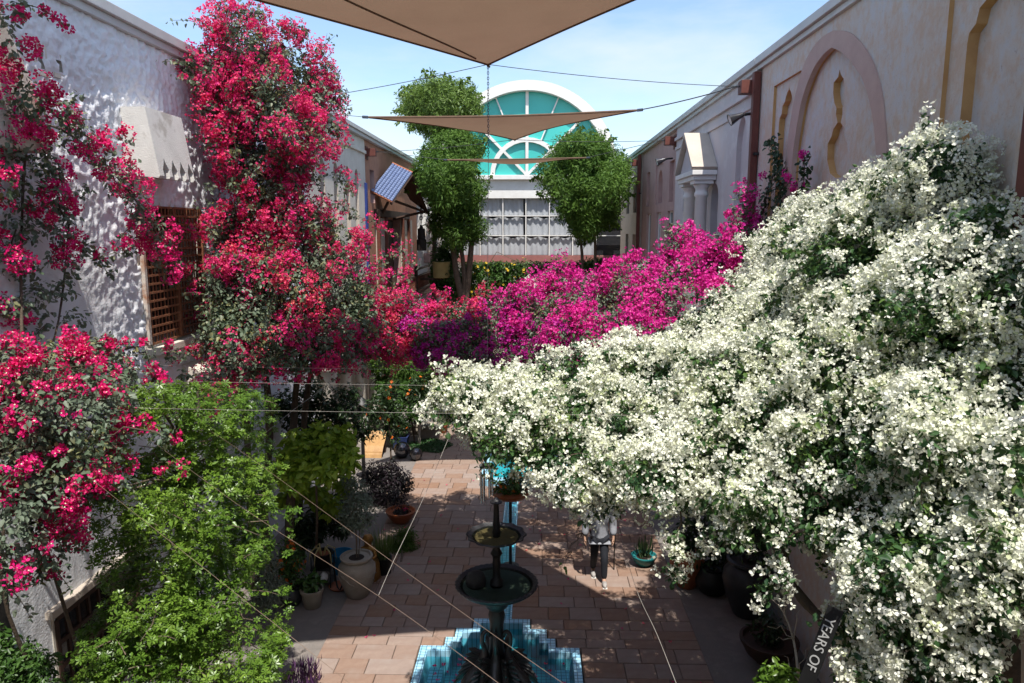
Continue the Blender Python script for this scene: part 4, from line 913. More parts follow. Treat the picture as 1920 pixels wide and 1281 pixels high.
# ---- tall pink, left
P1 = [(418, 60), (448, 30), (480, 62), (535, 88), (578, 108), (598, 138), (610, 175), (598, 215), (580, 258), (574, 310), (560, 345), (500, 372), (440, 372), (410, 320), (402, 240), (378, 160), (388, 118)]
Pc = [(400, 60, 11.6), (360, 130, 11.6), (500, 60, 12.2), (630, 160, 13.2), (400, 300, 11.4), (520, 220, 11.7), (640, 350, 13.0), (520, 380, 11.9)]
P2 = [(405, 385), (480, 370), (560, 380), (590, 380), (610, 420), (640, 450), (650, 490), (640, 510), (560, 500), (470, 500), (410, 470)]
P3 = [(395, 470), (480, 480), (560, 490), (650, 490), (690, 530), (705, 600), (690, 660), (640, 680), (560, 690), (480, 700), (410, 690), (375, 640), (375, 590), (390, 530)]
P3c = [(400, 500, 11.2), (690, 500, 13.0), (420, 660, 10.6), (560, 660, 10.9), (690, 640, 12.0), (550, 560, 11.3)]
P4 = [(660, 565), (700, 550), (745, 552), (790, 564), (830, 578), (880, 568), (912, 584), (905, 615), (850, 630), (790, 645), (740, 665), (690, 668), (650, 640)]
P4c = [(700, 500, 14.0), (900, 590, 14.4), (800, 560, 14.2), (760, 640, 13.2), (660, 600, 12.6)]
pA, pB, pC, pD = mound(P1, Pc, (15, 44), .6, .35), mound(P2, Pc, (24, 44), .5), mound(P3, P3c, (26, 48), .5), mound(P4, P4c, (20, 38), .5)
pS = blobs([(455, 18, 11.9, 16), (478, 30, 12, 14), (540, 52, 12.3, 18), (565, 62, 12.5, 14), (595, 95, 12.8, 14), (612, 120, 13, 12), (360, 118, 11.5, 12), (372, 165, 11.5, 16), (380, 95, 11.5, 12), (385, 205, 11.5, 16), (400, 270, 11.4, 18), (425, 300, 11.4, 16), (395, 350, 11.3, 10), (625, 240, 13, 14), (615, 280, 13, 12), (632, 330, 13.2, 13), (652, 350, 13.3, 12), (640, 385, 13, 13), (662, 400, 13.2, 12), (620, 410, 12.8, 14), (640, 175, 13.2, 16), (648, 205, 13.2, 12), (620, 140, 13, 16), (395, 65, 11.6, 14), (420, 20, 11.8, 14), (352, 130, 11.5, 14), (752, 469, 14.2, 9), (735, 477, 14.2, 10), (718, 490, 14.2, 11), (702, 512, 14.2, 12), (692, 540, 14.2, 14), (765, 520, 14.3, 9), (660, 440, 13, 13), (678, 455, 13, 12), (690, 442, 13, 8), (400, 430, 11.3, 14), (470, 690, 10.7, 22), (420, 690, 10.6, 24), (610, 640, 10.9, 22), (600, 665, 10.9, 20), (540, 715, 11, 10)])
bougainvillea('pink_bougainvillea', 'tall crimson pink bougainvillea climbing past the roof of the stucco building', [pA + (.55, 'bract_pink'), pB + (.30, 'bract_pink'), pC + (.26, 'bract_red'), pD + (.72, 'bract_red'), pS + (.9, 'bract_pink')], 'bract_pink', 'leaf_boug',
    ((-4.7, 12.0, 0), [[(-4.7, 12.0, 0), (-4.75, 12.0, 1.5), (-4.6, 12.1, 3.2), (-4.7, 12.2, 5.5), V3(520, 250, 12.1), V3(470, 80, 12)], [(-4.5, 12.2, 0), (-4.3, 12.2, 2), (-4.1, 12.4, 4.2), V3(650, 560, 12.4)], [(-4.9, 11.8, 0), (-4.85, 11.7, 2.4), V3(450, 600, 11.2)]]),
    heads_per_m2=26, k=32, rc=.15, leaf_per_m2=500, bs=.034, ls=.068, nspr=70, sl=.75, ft=FLOWER4, seed=5, trunk_r=.09, nfs=.6)
# ---- near left, crimson
n1 = blobs([(15, 30, 7.0, 22), (40, 15, 7, 13), (22, 85, 7, 18), (15, 190, 7.2, 34), (60, 190, 7.3, 31), (100, 215, 7.6, 32), (140, 225, 7.8, 23), (150, 262, 7.9, 34), (185, 285, 8.2, 29), (205, 315, 8.4, 25), (235, 330, 8.8, 22), (255, 370, 9.0, 23), (262, 405, 9.1, 22), (285, 425, 9.3, 23), (300, 455, 9.4, 23), (308, 490, 9.5, 22), (245, 470, 9.0, 13), (100, 320, 7.7, 22), (110, 370, 7.7, 32), (115, 410, 7.7, 31), (120, 440, 7.8, 25), (130, 490, 7.8, 18), (5, 350, 7.0, 23), (60, 505, 7.4, 13), (20, 480, 7.2, 20), (15, 575, 7.2, 22), (45, 575, 7.3, 14), (5, 270, 7.1, 22), (205, 350, 8.4, 13), (165, 355, 8.2, 10), (240, 265, 8.6, 10)])
nl = blobs([(20, 300, 7.4, 30), (45, 360, 7.5, 32), (25, 420, 7.5, 34), (60, 430, 7.6, 26), (35, 500, 7.5, 30), (60, 560, 7.6, 26), (30, 620, 7.5, 26), (120, 540, 7.9, 18), (80, 300, 7.7, 22), (90, 540, 7.7, 20), (140, 600, 8.0, 22), (150, 470, 8.0, 12), (165, 460, 8.1, 12), (190, 490, 8.3, 12), (210, 510, 8.4, 10), (60, 250, 7.6, 24), (85, 600, 7.7, 16), (235, 655, 8.8, 14), (280, 660, 9.1, 12), (320, 665, 9.6, 14), (180, 650, 8.4, 20)])
N2 = [(-20, 650), (60, 650), (130, 635), (180, 632), (205, 670), (225, 720), (210, 790), (195, 840), (175, 900), (125, 950), (85, 990), (60, 1050), (40, 1100), (-20, 1120)]
N2c = [(0, 660, 6.4), (150, 650, 7.4), (380, 730, 8.6), (100, 780, 6.2), (300, 860, 6.4), (0, 1000, 5.6), (120, 980, 6.0), (240, 900, 6.2)]
n2 = mound(N2, N2c, (22, 44), .54, edge=.7)
n3 = blobs([(240, 700, 7.9, 15), (290, 700, 8.2, 17), (340, 705, 8.5, 13), (380, 715, 8.7, 11), (262, 735, 8, 14), (240, 740, 7.6, 14), (305, 815, 6.6, 17), (310, 870, 6.5, 14), (235, 905, 6.4, 18), (200, 870, 6.3, 14), (160, 890, 6.2, 12), (222, 850, 6.4, 10), (130, 965, 6.1, 14), (100, 780, 6.1, 18), (40, 890, 5.8, 16)])
bougainvillea('crimson_bougainvillea', 'crimson bougainvillea trailing down the stucco wall at the left edge', [n1 + (.95, None), nl + (.05, None), n2 + (.36, None), n3 + (.9, None)], 'bract_crimson', 'leaf_boug',
    ((-5.1, 7.4, 0), [[(-5.1, 7.4, 0), V3(15, 1150, 6.6), V3(20, 900, 6.6), V3(40, 700, 6.9), V3(40, 450, 7.5), V3(60, 250, 7.5), V3(150, 265, 8), V3(250, 370, 9), V3(300, 450, 9.4)], [(-5.2, 7.9, 0), V3(80, 1000, 7), V3(60, 800, 6.8), V3(110, 600, 7.8), V3(130, 420, 7.8)]]),
    heads_per_m2=30, k=24, rc=.09, leaf_per_m2=490, bs=.031, ls=.060, nspr=40, sl=.42, seed=6, florets=True, trunk_r=.02)

# ---- trees
SLIM = T([(0, 0, 0), (.45, .15, .05), (1.1, 0, -.08), (.45, -.15, .05)], [(0, 2, 1), (0, 3, 2)])
def tree(name, label, C, R, leafmat, trunks, n, size, tm=LEAF4, up=.4, droop=.8, trunkmat='bark', r0=.1, group=None, cat='tree', deep=.55, lo=.4, nlimb=10, flowers=None):
    p = root(name, label, cat, trunks[0][0], group)
    for b in trunks: pts = smoothpath(b, 5); m_ = len(pts); MB().tube(pts, [r0 * (1 - .62 * i / m_) for i in range(m_)], 8).build('trunk', trunkmat, p, True)
    ii = rng.choice(len(C), min(nlimb, len(C)), replace=False); tops = [np.array(trunks[int(rng.integers(len(trunks)))][-1]) for _ in ii]
    twigs('limb', tops, C[ii], r0 * .4, trunkmat, p, .05, 5, .05)
    P, u = shell(C, R, int(n * 1.7), lo, 1.04, deep); P = P[:n]; u = u[:n]
    # leaves gather in tufts so the crown breaks into light and dark clumps
    f = field(P, .55 / max(np.mean(R), .1), 21); keep = (f > -.55) | (rng.random(len(P)) < .35); P, u = P[keep], u[keep]
    P = P + u * (f[keep] * .07 * np.mean(R))[:, None]
    c = add_leaves('crown', P, u, size, leafmat, p, tm, up, .7, droop)
    if cat == 'tree' and n > 20000: dress(p, sprays(C, R, 90, .45, .3), leafmat, leafmat, size * .95, size, 0, trunkmat)
    if flowers:
        m_, fm, fs = flowers; q = rng.choice(len(P), m_); scatter('flowers', P[q] + u[q] * .07, u[q] + .5 * UP, fs, STAR, fm, p)
    return p
def crown(px, py, Y, rx, ry, n, rp):
    L_ = []
    for k in range(n):
        a = rng.uniform(0, 6.28); q = math.sqrt(rng.random()); L_.append((px + rx * q * math.cos(a), py + ry * q * math.sin(a), Y + rng.normal() * rx / 60, rng.uniform(*rp)))
    return blobs(L_)
tr1 = crown(820, 207, 31, 62, 36, 40, (22, 34)); 
tree('clipped_tree', 'pale green clipped tree, the highest crown, left of the arched window', *tr1, 'leaf_tree_pale', [[(-4.3, 31, 0), (-4.3, 31, 3.5), (-4.2, 31, 7), V3(822, 240, 31)]], 34000, .15, SLIM, .5, .2, r0=.14, group='clipped trees before the far building')
c2 = crown(850, 325, 28.5, 48, 68, 56, (24, 34)); c3 = crown(866, 420, 28.5, 42, 28, 26, (20, 28)); c2 = (np.concatenate([c2[0], c3[0]]), np.concatenate([c2[1], c3[1]]))
b = V3(868, 470, 28.5); 
tree('clipped_tree', 'tall narrow green tree with bare forked trunk in front of the pale one', *c2, 'leaf_tree', [[(b[0], 28.5, 0), (b[0] - .02, 28.5, 3.0), (b[0] + .05, 28.5, 4.6), V3(860, 430, 28.5)], [(b[0], 28.5, 3.2), (b[0] + .2, 28.5, 4.6), V3(885, 450, 28.4), V3(890, 420, 28.4)], [(b[0], 28.5, 3.6), (b[0] - .3, 28.5, 5.0), V3(845, 400, 28.5)]], 56000, .14, SLIM, .5, .2, r0=.16, group='clipped trees before the far building')
c4 = crown(1095, 325, 29, 68, 62, 64, (22, 34)); c5 = crown(1098, 410, 29, 54, 40, 30, (22, 30)); c4 = (np.concatenate([c4[0], c5[0]]), np.concatenate([c4[1], c5[1]]))
tree('clipped_tree', 'round dense green tree on two thin trunks right of the arched window', *c4, 'leaf_tree', [[(V3(1090, 500, 29)[0], 29, 0), V3(1092, 500, 29), V3(1085, 440, 29)], [(V3(1118, 500, 29)[0], 29, 0), V3(1116, 500, 29), V3(1115, 430, 29)]], 50000, .145, SLIM, .5, .2, r0=.09, group='clipped trees before the far building')
# low shrub under the left trees and the hedge with yellow flowers
sh = blobs([(842, 470, 30.5, 22), (835, 495, 30.4, 24), (848, 520, 30.3, 26), (830, 520, 30.4, 22), (845, 545, 30.2, 20)])
tree('green_shrub', 'fresh green shrub at the foot of the narrow far tree beside the yellow planter', *sh, 'leaf_mid', [[(-3.7, 30.4, 0), (-3.7, 30.4, 2.5), V3(842, 500, 30.4)]], 6000, .15, LEAF4, r0=.05, cat='shrub')
hd = mound([(868, 492), (960, 490), (1080, 492), (1130, 480), (1180, 495), (1185, 520), (1080, 520), (1040, 516), (985, 516), (960, 560), (868, 562)], [(870, 500, 31.8), (1180, 500, 31.8), (900, 550, 31.6)], (11, 18), .5, .1, .5)
hg = tree('flowering_hedge', 'long hedge dotted with yellow flowers below the curtained window', *hd, 'leaf_mid', [[(-2.5, 32.2, 0), (-2.5, 32.1, 2.6), V3(900, 520, 31.8)]], 20000, .13, LEAF4, r0=.05, cat='hedge', nlimb=16, flowers=(380, 'petal_yellow', .07))
# ---- bright green tree, lower left
GT = [(215, 735), (300, 718), (430, 716), (490, 740), (505, 785), (485, 835), (505, 900), (520, 960), (505, 1050), (465, 1090), (475, 1130), (510, 1200), (520, 1310), (140, 1310), (150, 1190), (200, 1130), (175, 1060), (155, 1000), (165, 960), (185, 880), (235, 830), (225, 780)]
GTc = [(230, 740, 7.6), (480, 750, 8.4), (510, 860, 8.2), (350, 800, 7.5), (250, 860, 7.2), (200, 990, 6.8), (530, 980, 8.0), (400, 950, 7.2), (200, 1250, 6.2), (400, 1250, 6.6), (520, 1250, 7.2), (330, 1100, 7.0)]
gA = mound(GT, GTc, (24, 50), .56, .25, .5, .7)
gt = root('lime_tree', 'bright lime green tree with whorled leaves in the lower left corner', 'tree', (-3.9, 7.6, 0))
MB().tube(smoothpath([(-3.9, 7.6, 0), (-3.88, 7.6, 1.6), V3(332, 960, 7.5), V3(340, 860, 7.6), V3(350, 770, 7.8)], 5), [.07 - .0024 * i for i in range(21)], 8).build('trunk', 'bark', gt, True)
ii = np.arange(len(gA[0]))[::2]; hubz = np.clip(gA[0][ii][:, 2] - .25, 1.2, 4.2); twigs('limb', [(-3.88, 7.6, z) for z in hubz], gA[0][ii], .016, 'bark', gt, .06, 5, .04)
P, u = shell(*gA, 27000, .35, 1.06, .45); f = field(P, 1.0, 33); kp = (f > -.35) | (rng.random(len(P)) < .22); P, u = P[kp], u[kp]
q = rng.random(len(P)) < .55
scatter('crown', P[q], u[q] * .4 + UP * .9 + rng.normal(size=(q.sum(), 3)) * .35, .053 * rng.uniform(.5, 1.3, q.sum()), ROSETTE, 'leaf_lime', gt)
add_leaves('inner_leaves', P[~q], u[~q], .06, 'leaf_lime', gt, LEAF4)
dress(gt, sprays(*gA, 60, .35, .15), 'leaf_lime', 'leaf_lime', .055, .05, 0, 'bark')
def shrub(name, label, bl, leafmat, n, size, basept, tm=LEAF4, cat='shrub', r0=.03, up=.4, droop=.5, flowers=None, group=None, lo=.35, trunkmat='bark', deep=.5):
    C, R = blobs(bl); top = C[np.argmax(R)]
    b0 = Vector(basept); t1 = Vector(top); pts = [tuple(b0), tuple(b0.lerp(t1, .5) + Vector((.03, .02, 0))), tuple(t1)]
    return tree(name, label, C, R, leafmat, [pts], n, size, tm, up, droop, trunkmat, r0, group, cat, deep, lo, 8, flowers)
shrub('dark_bush', 'dark green bush in the bottom left corner below the barred window', [(20, 1240, 6.8, 34), (60, 1260, 6.7, 34), (95, 1290, 6.6, 26), (10, 1290, 6.6, 40), (-10, 1215, 6.9, 30)], 'leaf_mid', 3800, .07, (-4.9, 6.7, 0))
shrub('small_green_shrub', 'small fresh green shrub at the bottom edge under the white bougainvillea', [(1455, 1262, 5.9, 18), (1475, 1275, 5.9, 16), (1440, 1285, 5.9, 18)], 'leaf_lime', 700, .06, (2.05, 5.9, 0), LEAF)
shrub('yellow_green_shrub', 'leafy yellow-green shrub behind the pots beside the black lamp post', [(590, 925, 12.6, 20), (645, 905, 12.6, 18), (535, 885, 12.0, 20), (545, 930, 12.4, 20), (620, 950, 12.8, 16), (560, 830, 11.8, 24), (590, 850, 11.6, 28), (625, 840, 11.6, 28), (650, 865, 11.4, 20), (600, 815, 12.0, 24), (570, 875, 11.4, 26), (545, 860, 11.6, 20), (640, 820, 11.8, 22), (610, 880, 11.2, 20), (555, 900, 11.2, 20)], 'leaf_yellow', 3400, .14, (-4.2, 13.0, 0), LEAF, up=.7)
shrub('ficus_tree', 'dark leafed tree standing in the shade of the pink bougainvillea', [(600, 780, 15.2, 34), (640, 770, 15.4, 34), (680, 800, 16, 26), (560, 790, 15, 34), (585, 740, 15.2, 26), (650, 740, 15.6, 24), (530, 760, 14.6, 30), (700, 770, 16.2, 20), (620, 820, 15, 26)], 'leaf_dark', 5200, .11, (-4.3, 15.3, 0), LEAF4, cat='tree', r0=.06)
shrub('orange_flower_bush', 'tangled garden bush with orange flowers behind the slender tree', [(740, 760, 21, 22), (780, 770, 21, 22), (720, 735, 21.3, 20), (760, 735, 21.3, 22), (800, 745, 21.4, 18), (735, 790, 20.8, 16), (815, 770, 21.4, 14)], 'leaf_mid', 5200, .12, (-3.6, 21.2, 0), LEAF4, flowers=(16, 'petal_orange', .055))
shrub('feathery_tree', 'feathery green tree under the shade-coloured bougainvillea', [(740, 715, 22, 24), (775, 712, 22, 24), (805, 700, 22, 22), (715, 700, 22, 20), (830, 705, 22.4, 18), (760, 690, 22, 20), (710, 680, 21.5, 22)], 'leaf_tree', 5000, .16, (-3.4, 22, 0), NARROW, cat='tree', r0=.05)
# vine on the right wall
vp = root('wall_vine', 'dark green vine with few pink flowers climbing the peach wall', 'vine', tuple(atX(1440, 480, XR - .1)))
for pth in ([(1440, 500), (1448, 420), (1462, 360), (1458, 300), (1447, 262)], [(1452, 420), (1470, 350), (1455, 290)], [(1478, 470), (1490, 400), (1506, 350), (1508, 290)], [(1425, 440), (1435, 380), (1450, 330)]):
    w_ = [Vector(atX(x, y, XR - .10)) for x, y in pth]; sp_ = smoothpath(w_, 6); MB().tube(sp_, .008, 4).build('stem', 'bark_vine', vp)
    A_ = np.array([tuple(q_) for q_ in sp_]); P = np.repeat(A_, 12, 0) + rng.normal(size=(len(A_) * 12, 3)) * np.array([.04, .10, .07]); add_leaves('leaves', P, np.tile(np.array([-1., -.3, .2]), (len(P), 1)), .085, 'leaf_dark', vp)
P = np.array([tuple(atX(x, y, XR - .14)) for x, y in ((1482, 335), (1490, 350), (1500, 345), (1430, 330), (1506, 290), (1475, 325))]); FP, FN = clusters(P, np.tile(np.array([-1., -.3, .2]), (len(P), 1)), 12, .09); scatter('flowers', FP, FN, .04, FLOWER, 'bract_magenta', vp)

# ============================================================ SHADE SAILS, BRACKETS, CABLES
def sail(label, Lc, Rc, Tc, k=.26, sag=.12, n=22, seams=True):
    Lc, Rc, Tc = map(Vector, (Lc, Rc, Tc)); G = (Lc + Rc + Tc) / 3
    s = root('shade_sail', label, 'shade sail', G, 'triangular shade sails over the courtyard')
    def pt(a, b, c):
        w_ = 4 * (a * b + b * c + c * a) * (1 - 27 * a * b * c); p = Lc * a + Rc * b + Tc * c
        return p + (G - p) * k * w_ + Vector((0, 0, -sag * 27 * a * b * c))
    mb = MB(); ix = {}
    for i in range(n + 1):
        for j in range(n + 1 - i): ix[i, j] = len(mb.v); mb.v.append(tuple(pt(i / n, j / n, 1 - (i + j) / n)))
    m0 = len(mb.v); mb.v += [(x, y, z + .006) for x, y, z in mb.v[:m0]]
    for i in range(n):
        for j in range(n - i):
            t = [(ix[i, j], ix[i + 1, j], ix[i, j + 1])]
            if i + j < n - 1: t.append((ix[i + 1, j], ix[i + 1, j + 1], ix[i, j + 1]))
            for q in t: mb.f.append(q); mb.mi.append(0)
    mb.v = mb.v[:m0]; mb.build('fabric', 'sail_fabric', s, True)
    for e in range(3):
        pts = []
        for i in range(n + 1): t = i / n; pts.append(pt(*((1 - t, t, 0), (0, 1 - t, t), (t, 0, 1 - t))[e]))
        h_ = MB().tube(pts, .022, 6); h_.build('hem', 'sail_seam', s)
    if seams:
        for t in (.27,):
            pts = [pt(1 - t - (1 - t) * q, t * (1 - q * .0) * (1 - q) if False else t * (1 - q), q + 0 if False else 1 - (1 - t - (1 - t) * q) - t * (1 - q)) - Vector((0, 0, .012)) for q in [i / 14 for i in range(14)]]
            MB().tube(pts, .014, 4).build('seam', 'sail_seam', s)
    for c in (Lc, Rc, Tc): mb = MB(); mb.tube([c, c + (c - G).normalized() * .12], .03, 6); mb.build('corner_ring', 'steel_dark', s)
    return s
T1 = atY(915, 121, 12.3); L1 = atY(-230, -188, 6.1); R1 = atY(1620, -176, 7.3)
sail('large tan shade sail overhead, the nearest one', L1, R1, T1, .04)
T2 = atY(965, 262, 20.6); L2 = atY(690, 220, 15.6); R2 = atY(1195, 207, 15.6)
sail('middle tan shade sail crossing the arched window', L2, R2, T2, .2, seams=False)
T3 = atY(970, 306, 27.6); L3 = atY(838, 300, 23.6); R3 = atY(1100, 296, 23.6)
sail('smallest tan shade sail, the farthest one below the arched window', L3, R3, T3, .2, seams=False)
def bracket(label, X, y, z, sgn):
    b = root('sail_bracket', label, 'bracket', (X, y, z), 'steel brackets holding the shade sails')
    mb = MB(); mb.box((sgn * .16, 0, 0), (.32, .24, .24)); mb.build('arm', 'red_oxide', b, world=False, bevel=.008)
    mb = MB(); mb.box((sgn * .012, 0, -.02), (.02, .36, .42)); mb.build('wall_plate', 'red_oxide', b, world=False)
    mb = MB(); mb.tube([(sgn * .32, 0, .02), (sgn * .40, 0, .02)], .02, 6); mb.build('eye_bolt', 'steel_dark', b, world=False)
    return Vector((X + sgn * .40, y, z + .02))
BR = [bracket('red steel bracket at top of the downpipe between peach and grey walls', XR, 14.3, 9.15, -1), bracket('red steel bracket where the grey and pink walls meet', XR, 22.2, 9.1, -1), bracket('red steel bracket at the far end of the pink wall', XR, 29.3, 9.1, -1)]
BL = [bracket('red steel bracket on the stucco wall behind the tall pink bougainvillea', XL, 14.4, 8.9, 1), bracket('red steel bracket on the terracotta house beside the blue strip', XL, 24.15, 9.0, 1), bracket('red steel bracket at the far end of the terracotta house', XL, 33.5, 9.0, 1)]
def cable(label, pts, r=.006, mat='cable_dark', sag=.0, name='cable', group='cables of the shade sails'):
    if len(pts) == 2: pts = bez(pts[0], pts[1], sag)
    else: pts = smoothpath(pts, 6)
    o = MB().tube(pts, r, 5).build(name, mat); return tag(o, label, 'cable', group)
cable('steel cable from the nearest sail tip to the left wall', [T1, BL[0]], sag=.05); cable('steel cable from the nearest sail tip to the right wall', [T1, BR[0]], sag=.05)
cable('cable from the left corner of the middle sail', [L2, BL[0]], sag=.03); cable('cable from the right corner of the middle sail to the bracket on the grey wall', [R2, BR[0]], .011, sag=.03)
cable('cable from the tip of the middle sail to the left', [T2, BL[1]], .008, sag=.05); cable('cable from the tip of the middle sail to the right', [T2, BR[1]], .008, sag=.05)
cable('cable from the left corner of the farthest sail', [L3, BL[1]], .009); cable('cable from the right corner of the farthest sail', [R3, BR[1]], .009)
# hanging chain with the wind chime
chime_top = Vector((T1.x - .06, T1.y, 2.36))
hc = root('hanging_chain', 'long chain hanging from the tip of the nearest sail', 'chain', T1)
lk = MB(); ring = [(.014 * math.cos(a), 0, .026 * math.sin(a)) for a in [2 * math.pi * i / 8 for i in range(9)]]; lk.tube(ring, .005, 4, False); lkm = lk.mesh('link', 'steel_dark')
for i in range(34): o = link('link', lkm, hc, False); o.location = (0, 0, -.05 - i * .042); o.rotation_euler = (0, 0, (i % 2) * math.pi / 2)
MB().tube([T1 - Vector((0, 0, 1.46)), Vector((T1.x - .06, T1.y, 2.37))], .004, 4).build('cord', 'cable_white', hc)
wc = root('wind_chime', 'steel tube wind chime hanging at the edge of the white flowers', 'wind chime', chime_top)
MB().lathe([(.0, .0), (.13, -.0), (.13, -.03), (0, -.03)], 16).build('top_disc', 'wood_dark', wc, world=False)
for i, (a, l_) in enumerate(((0, .42), (1.05, .46), (2.1, .52), (3.15, .58), (4.2, .5), (5.25, .44))):
    mb = MB(); mb.tube([(.1 * math.cos(a), .1 * math.sin(a), -.14), (.1 * math.cos(a), .1 * math.sin(a), -.14 - l_)], .021, 8); mb.build('tube', 'steel', wc, True, world=False)
    mb = MB(); mb.tube([(.1 * math.cos(a), .1 * math.sin(a), -.03), (.1 * math.cos(a), .1 * math.sin(a), -.14)], .003, 4); mb.build('thread', 'cable_white', wc, world=False)
MB().tube([(0, 0, -.03), (0, 0, -1.1)], .004, 4).build('clapper_cord', 'cable_white', wc, world=False)
MB().lathe([(0, -1.1), (.035, -1.12), (.035, -1.15), (0, -1.16)], 10).build('weight', 'wood_dark', wc, world=False)
# trellis wires across the courtyard
G2 = 'trellis wires across the courtyard'
for i, (y, z, r) in enumerate(((9.3, 4.7, .0016), (8.3, 4.71, .0016), (7.05, 4.7, .0016))):
    cable(('taut wire across the courtyard under the pink flowers, the highest of three', 'taut wire across the courtyard, middle one of three', 'taut wire across the courtyard, lowest of three in front of the lamp post')[i], [(XL, y, z + .02), (XR, y, z - .03)], r, 'cable_white', .03, 'trellis_wire', G2)
Z4 = lambda x, y, z=4.4: atZ(x, y, z)
cable('brownish wire running from the lime tree to the bottom edge over the fountain', [Z4(330, 770), Z4(440, 838), Z4(820, 1115), Z4(1075, 1295)], .0013, 'cable_brown', name='trellis_wire', group=G2)
cable('brownish wire crossing the large urn towards the pool', [Z4(250, 800), Z4(440, 942), Z4(710, 1118), Z4(960, 1300)], .0013, 'cable_brown', name='trellis_wire', group=G2)
cable('brownish wire crossing the crown of the lime tree in the lower left', [Z4(180, 905), Z4(436, 1108), Z4(505, 1162), Z4(680, 1300)], .0013, 'cable_brown', name='trellis_wire', group=G2)
cable('white cord slanting up from the lime tree to the cream column', [V3(385, 850, 8.2), V3(470, 830, 9), V3(555, 765, 10), V3(610, 725, 10.6), V3(660, 680, 11.2)], .0024, 'cable_white', name='cord', group=G2)
cable('white cord looping down past the black grass pot', [V3(862, 770, 9.6), V3(800, 920, 8), V3(738, 1052, 6.4), V3(710, 1116, 5.6)], .0024, 'cable_white', name='cord', group=G2)
cable('white cord hanging from the white flowers to the lower edge', [V3(1155, 962, 8.3), V3(1168, 1020, 7.6), V3(1195, 1110, 6.8), V3(1232, 1190, 6), V3(1275, 1300, 5.3)], .0024, 'cable_white', name='cord', group=G2)

# ============================================================ WALL FITTINGS, right side
for lab, y, X in (('red-brown downpipe between the peach and grey walls', 14.06, XR), ('red-brown downpipe at the end of the pink wall', 29.02, XR), ('red-brown downpipe at the right edge of the picture', 6.25, XR)):
    d = root('downpipe', lab, 'downpipe', (X - .08, y, 0), 'downpipes on the right walls'); mb = MB(); mb.box((0, 0, 4.7), (.13, .14, 9.36)); mb.build('pipe', 'red_oxide', d, world=False, bevel=.01)
    for z in (2.2, 5.0, 7.9): mb = MB(); mb.box((.03, 0, z), (.10, .22, .05)); mb.build('clip', 'iron', d, world=False)
sp0 = None
for lab, y, z in (('black spotlight on the downpipe beside the grey wall', 14.2, 8.6), ('small spotlight at the start of the pink wall', 22.3, 8.55), ('tiny spotlight at the end of the pink wall', 29.1, 8.5), ('spotlight at the top right corner on the peach wall', 5.75, 8.85)):
    if sp0 is None:
        sp0 = root('spotlight', lab, 'spotlight', (XR - .16, y, z), 'spotlights on the right walls')
        MB().tube([(.12, 0, .06), (-.02, 0, .05), (-.14, -.02, .02)], .028, 8).build('arm', 'iron', sp0, True, world=False)
        M_ = Matrix.Rotation(R_(-112), 3, 'Y'); mb = MB(); mb.lathe([(.035, -.12), (.05, -.08), (.06, 0), (.10, .12), (.115, .17), (.10, .172), (.06, .06), (0, .04)], 16); mb.v = [tuple(M_ @ Vector(q) + Vector((-.2, -.03, 0))) for q in mb.v]; mb.build('lamp_head', 'steel_dark', sp0, True, world=False)
        mb = MB(); mb.lathe([(0, .155), (.098, .16)], 16); mb.v = [tuple(M_ @ Vector(q) + Vector((-.2, -.03, 0))) for q in mb.v]; mb.build('lens', 'lamp_glass', sp0, True, world=False)
    else: c = dup(sp0); c.location = (XR - .16, y, z); c['label'] = lab

# ============================================================ BALCONY THINGS, left
dp = root('drum_planter', 'yellow half-drum planter on the end of the balcony rail', 'planter', tuple(atY(828, 521, 29.9)))
MB().lathe([(.30, 0), (.345, .03), (.36, .62), (.385, .66), (.36, .67), (.33, .60), (0, .58)], 24).build('drum', 'pot_yellow', dp, True, world=False)
mb = MB(); mb.bx((-.9, -.05, -.1), (.2, .05, -.0)); mb.build('support_bar', 'wood_dark', dp, world=False)
hl = root('wooden_lantern', 'dark carved wooden lantern hanging on a chain before the white gable', 'lantern', tuple(atY(788, 332, 28.2)))
zt = atY(788, 332, 28.2).z; z1, z2 = atY(788, 428, 28.2).z - zt, atY(788, 470, 28.2).z - zt
for i in range(14): o = link('chain_link', lkm, hl, False); o.scale = (3.2, 3.2, 3.2); o.location = (0, 0, -i * .13); o.rotation_euler = (0, 0, (i % 2) * math.pi / 2)
MB().tube([(0, 0, 0), (0, 0, z1)], .012, 5).build('rod', 'iron', hl, world=False)
MB().lathe([(.05, z1 + .12), (.08, z1), (.15, z1 - .02), (.15, z1 - .42), (.19, z1 - .46), (.19, z2), (.0, z2)], 8).build('body', 'wood_black', hl, world=False)

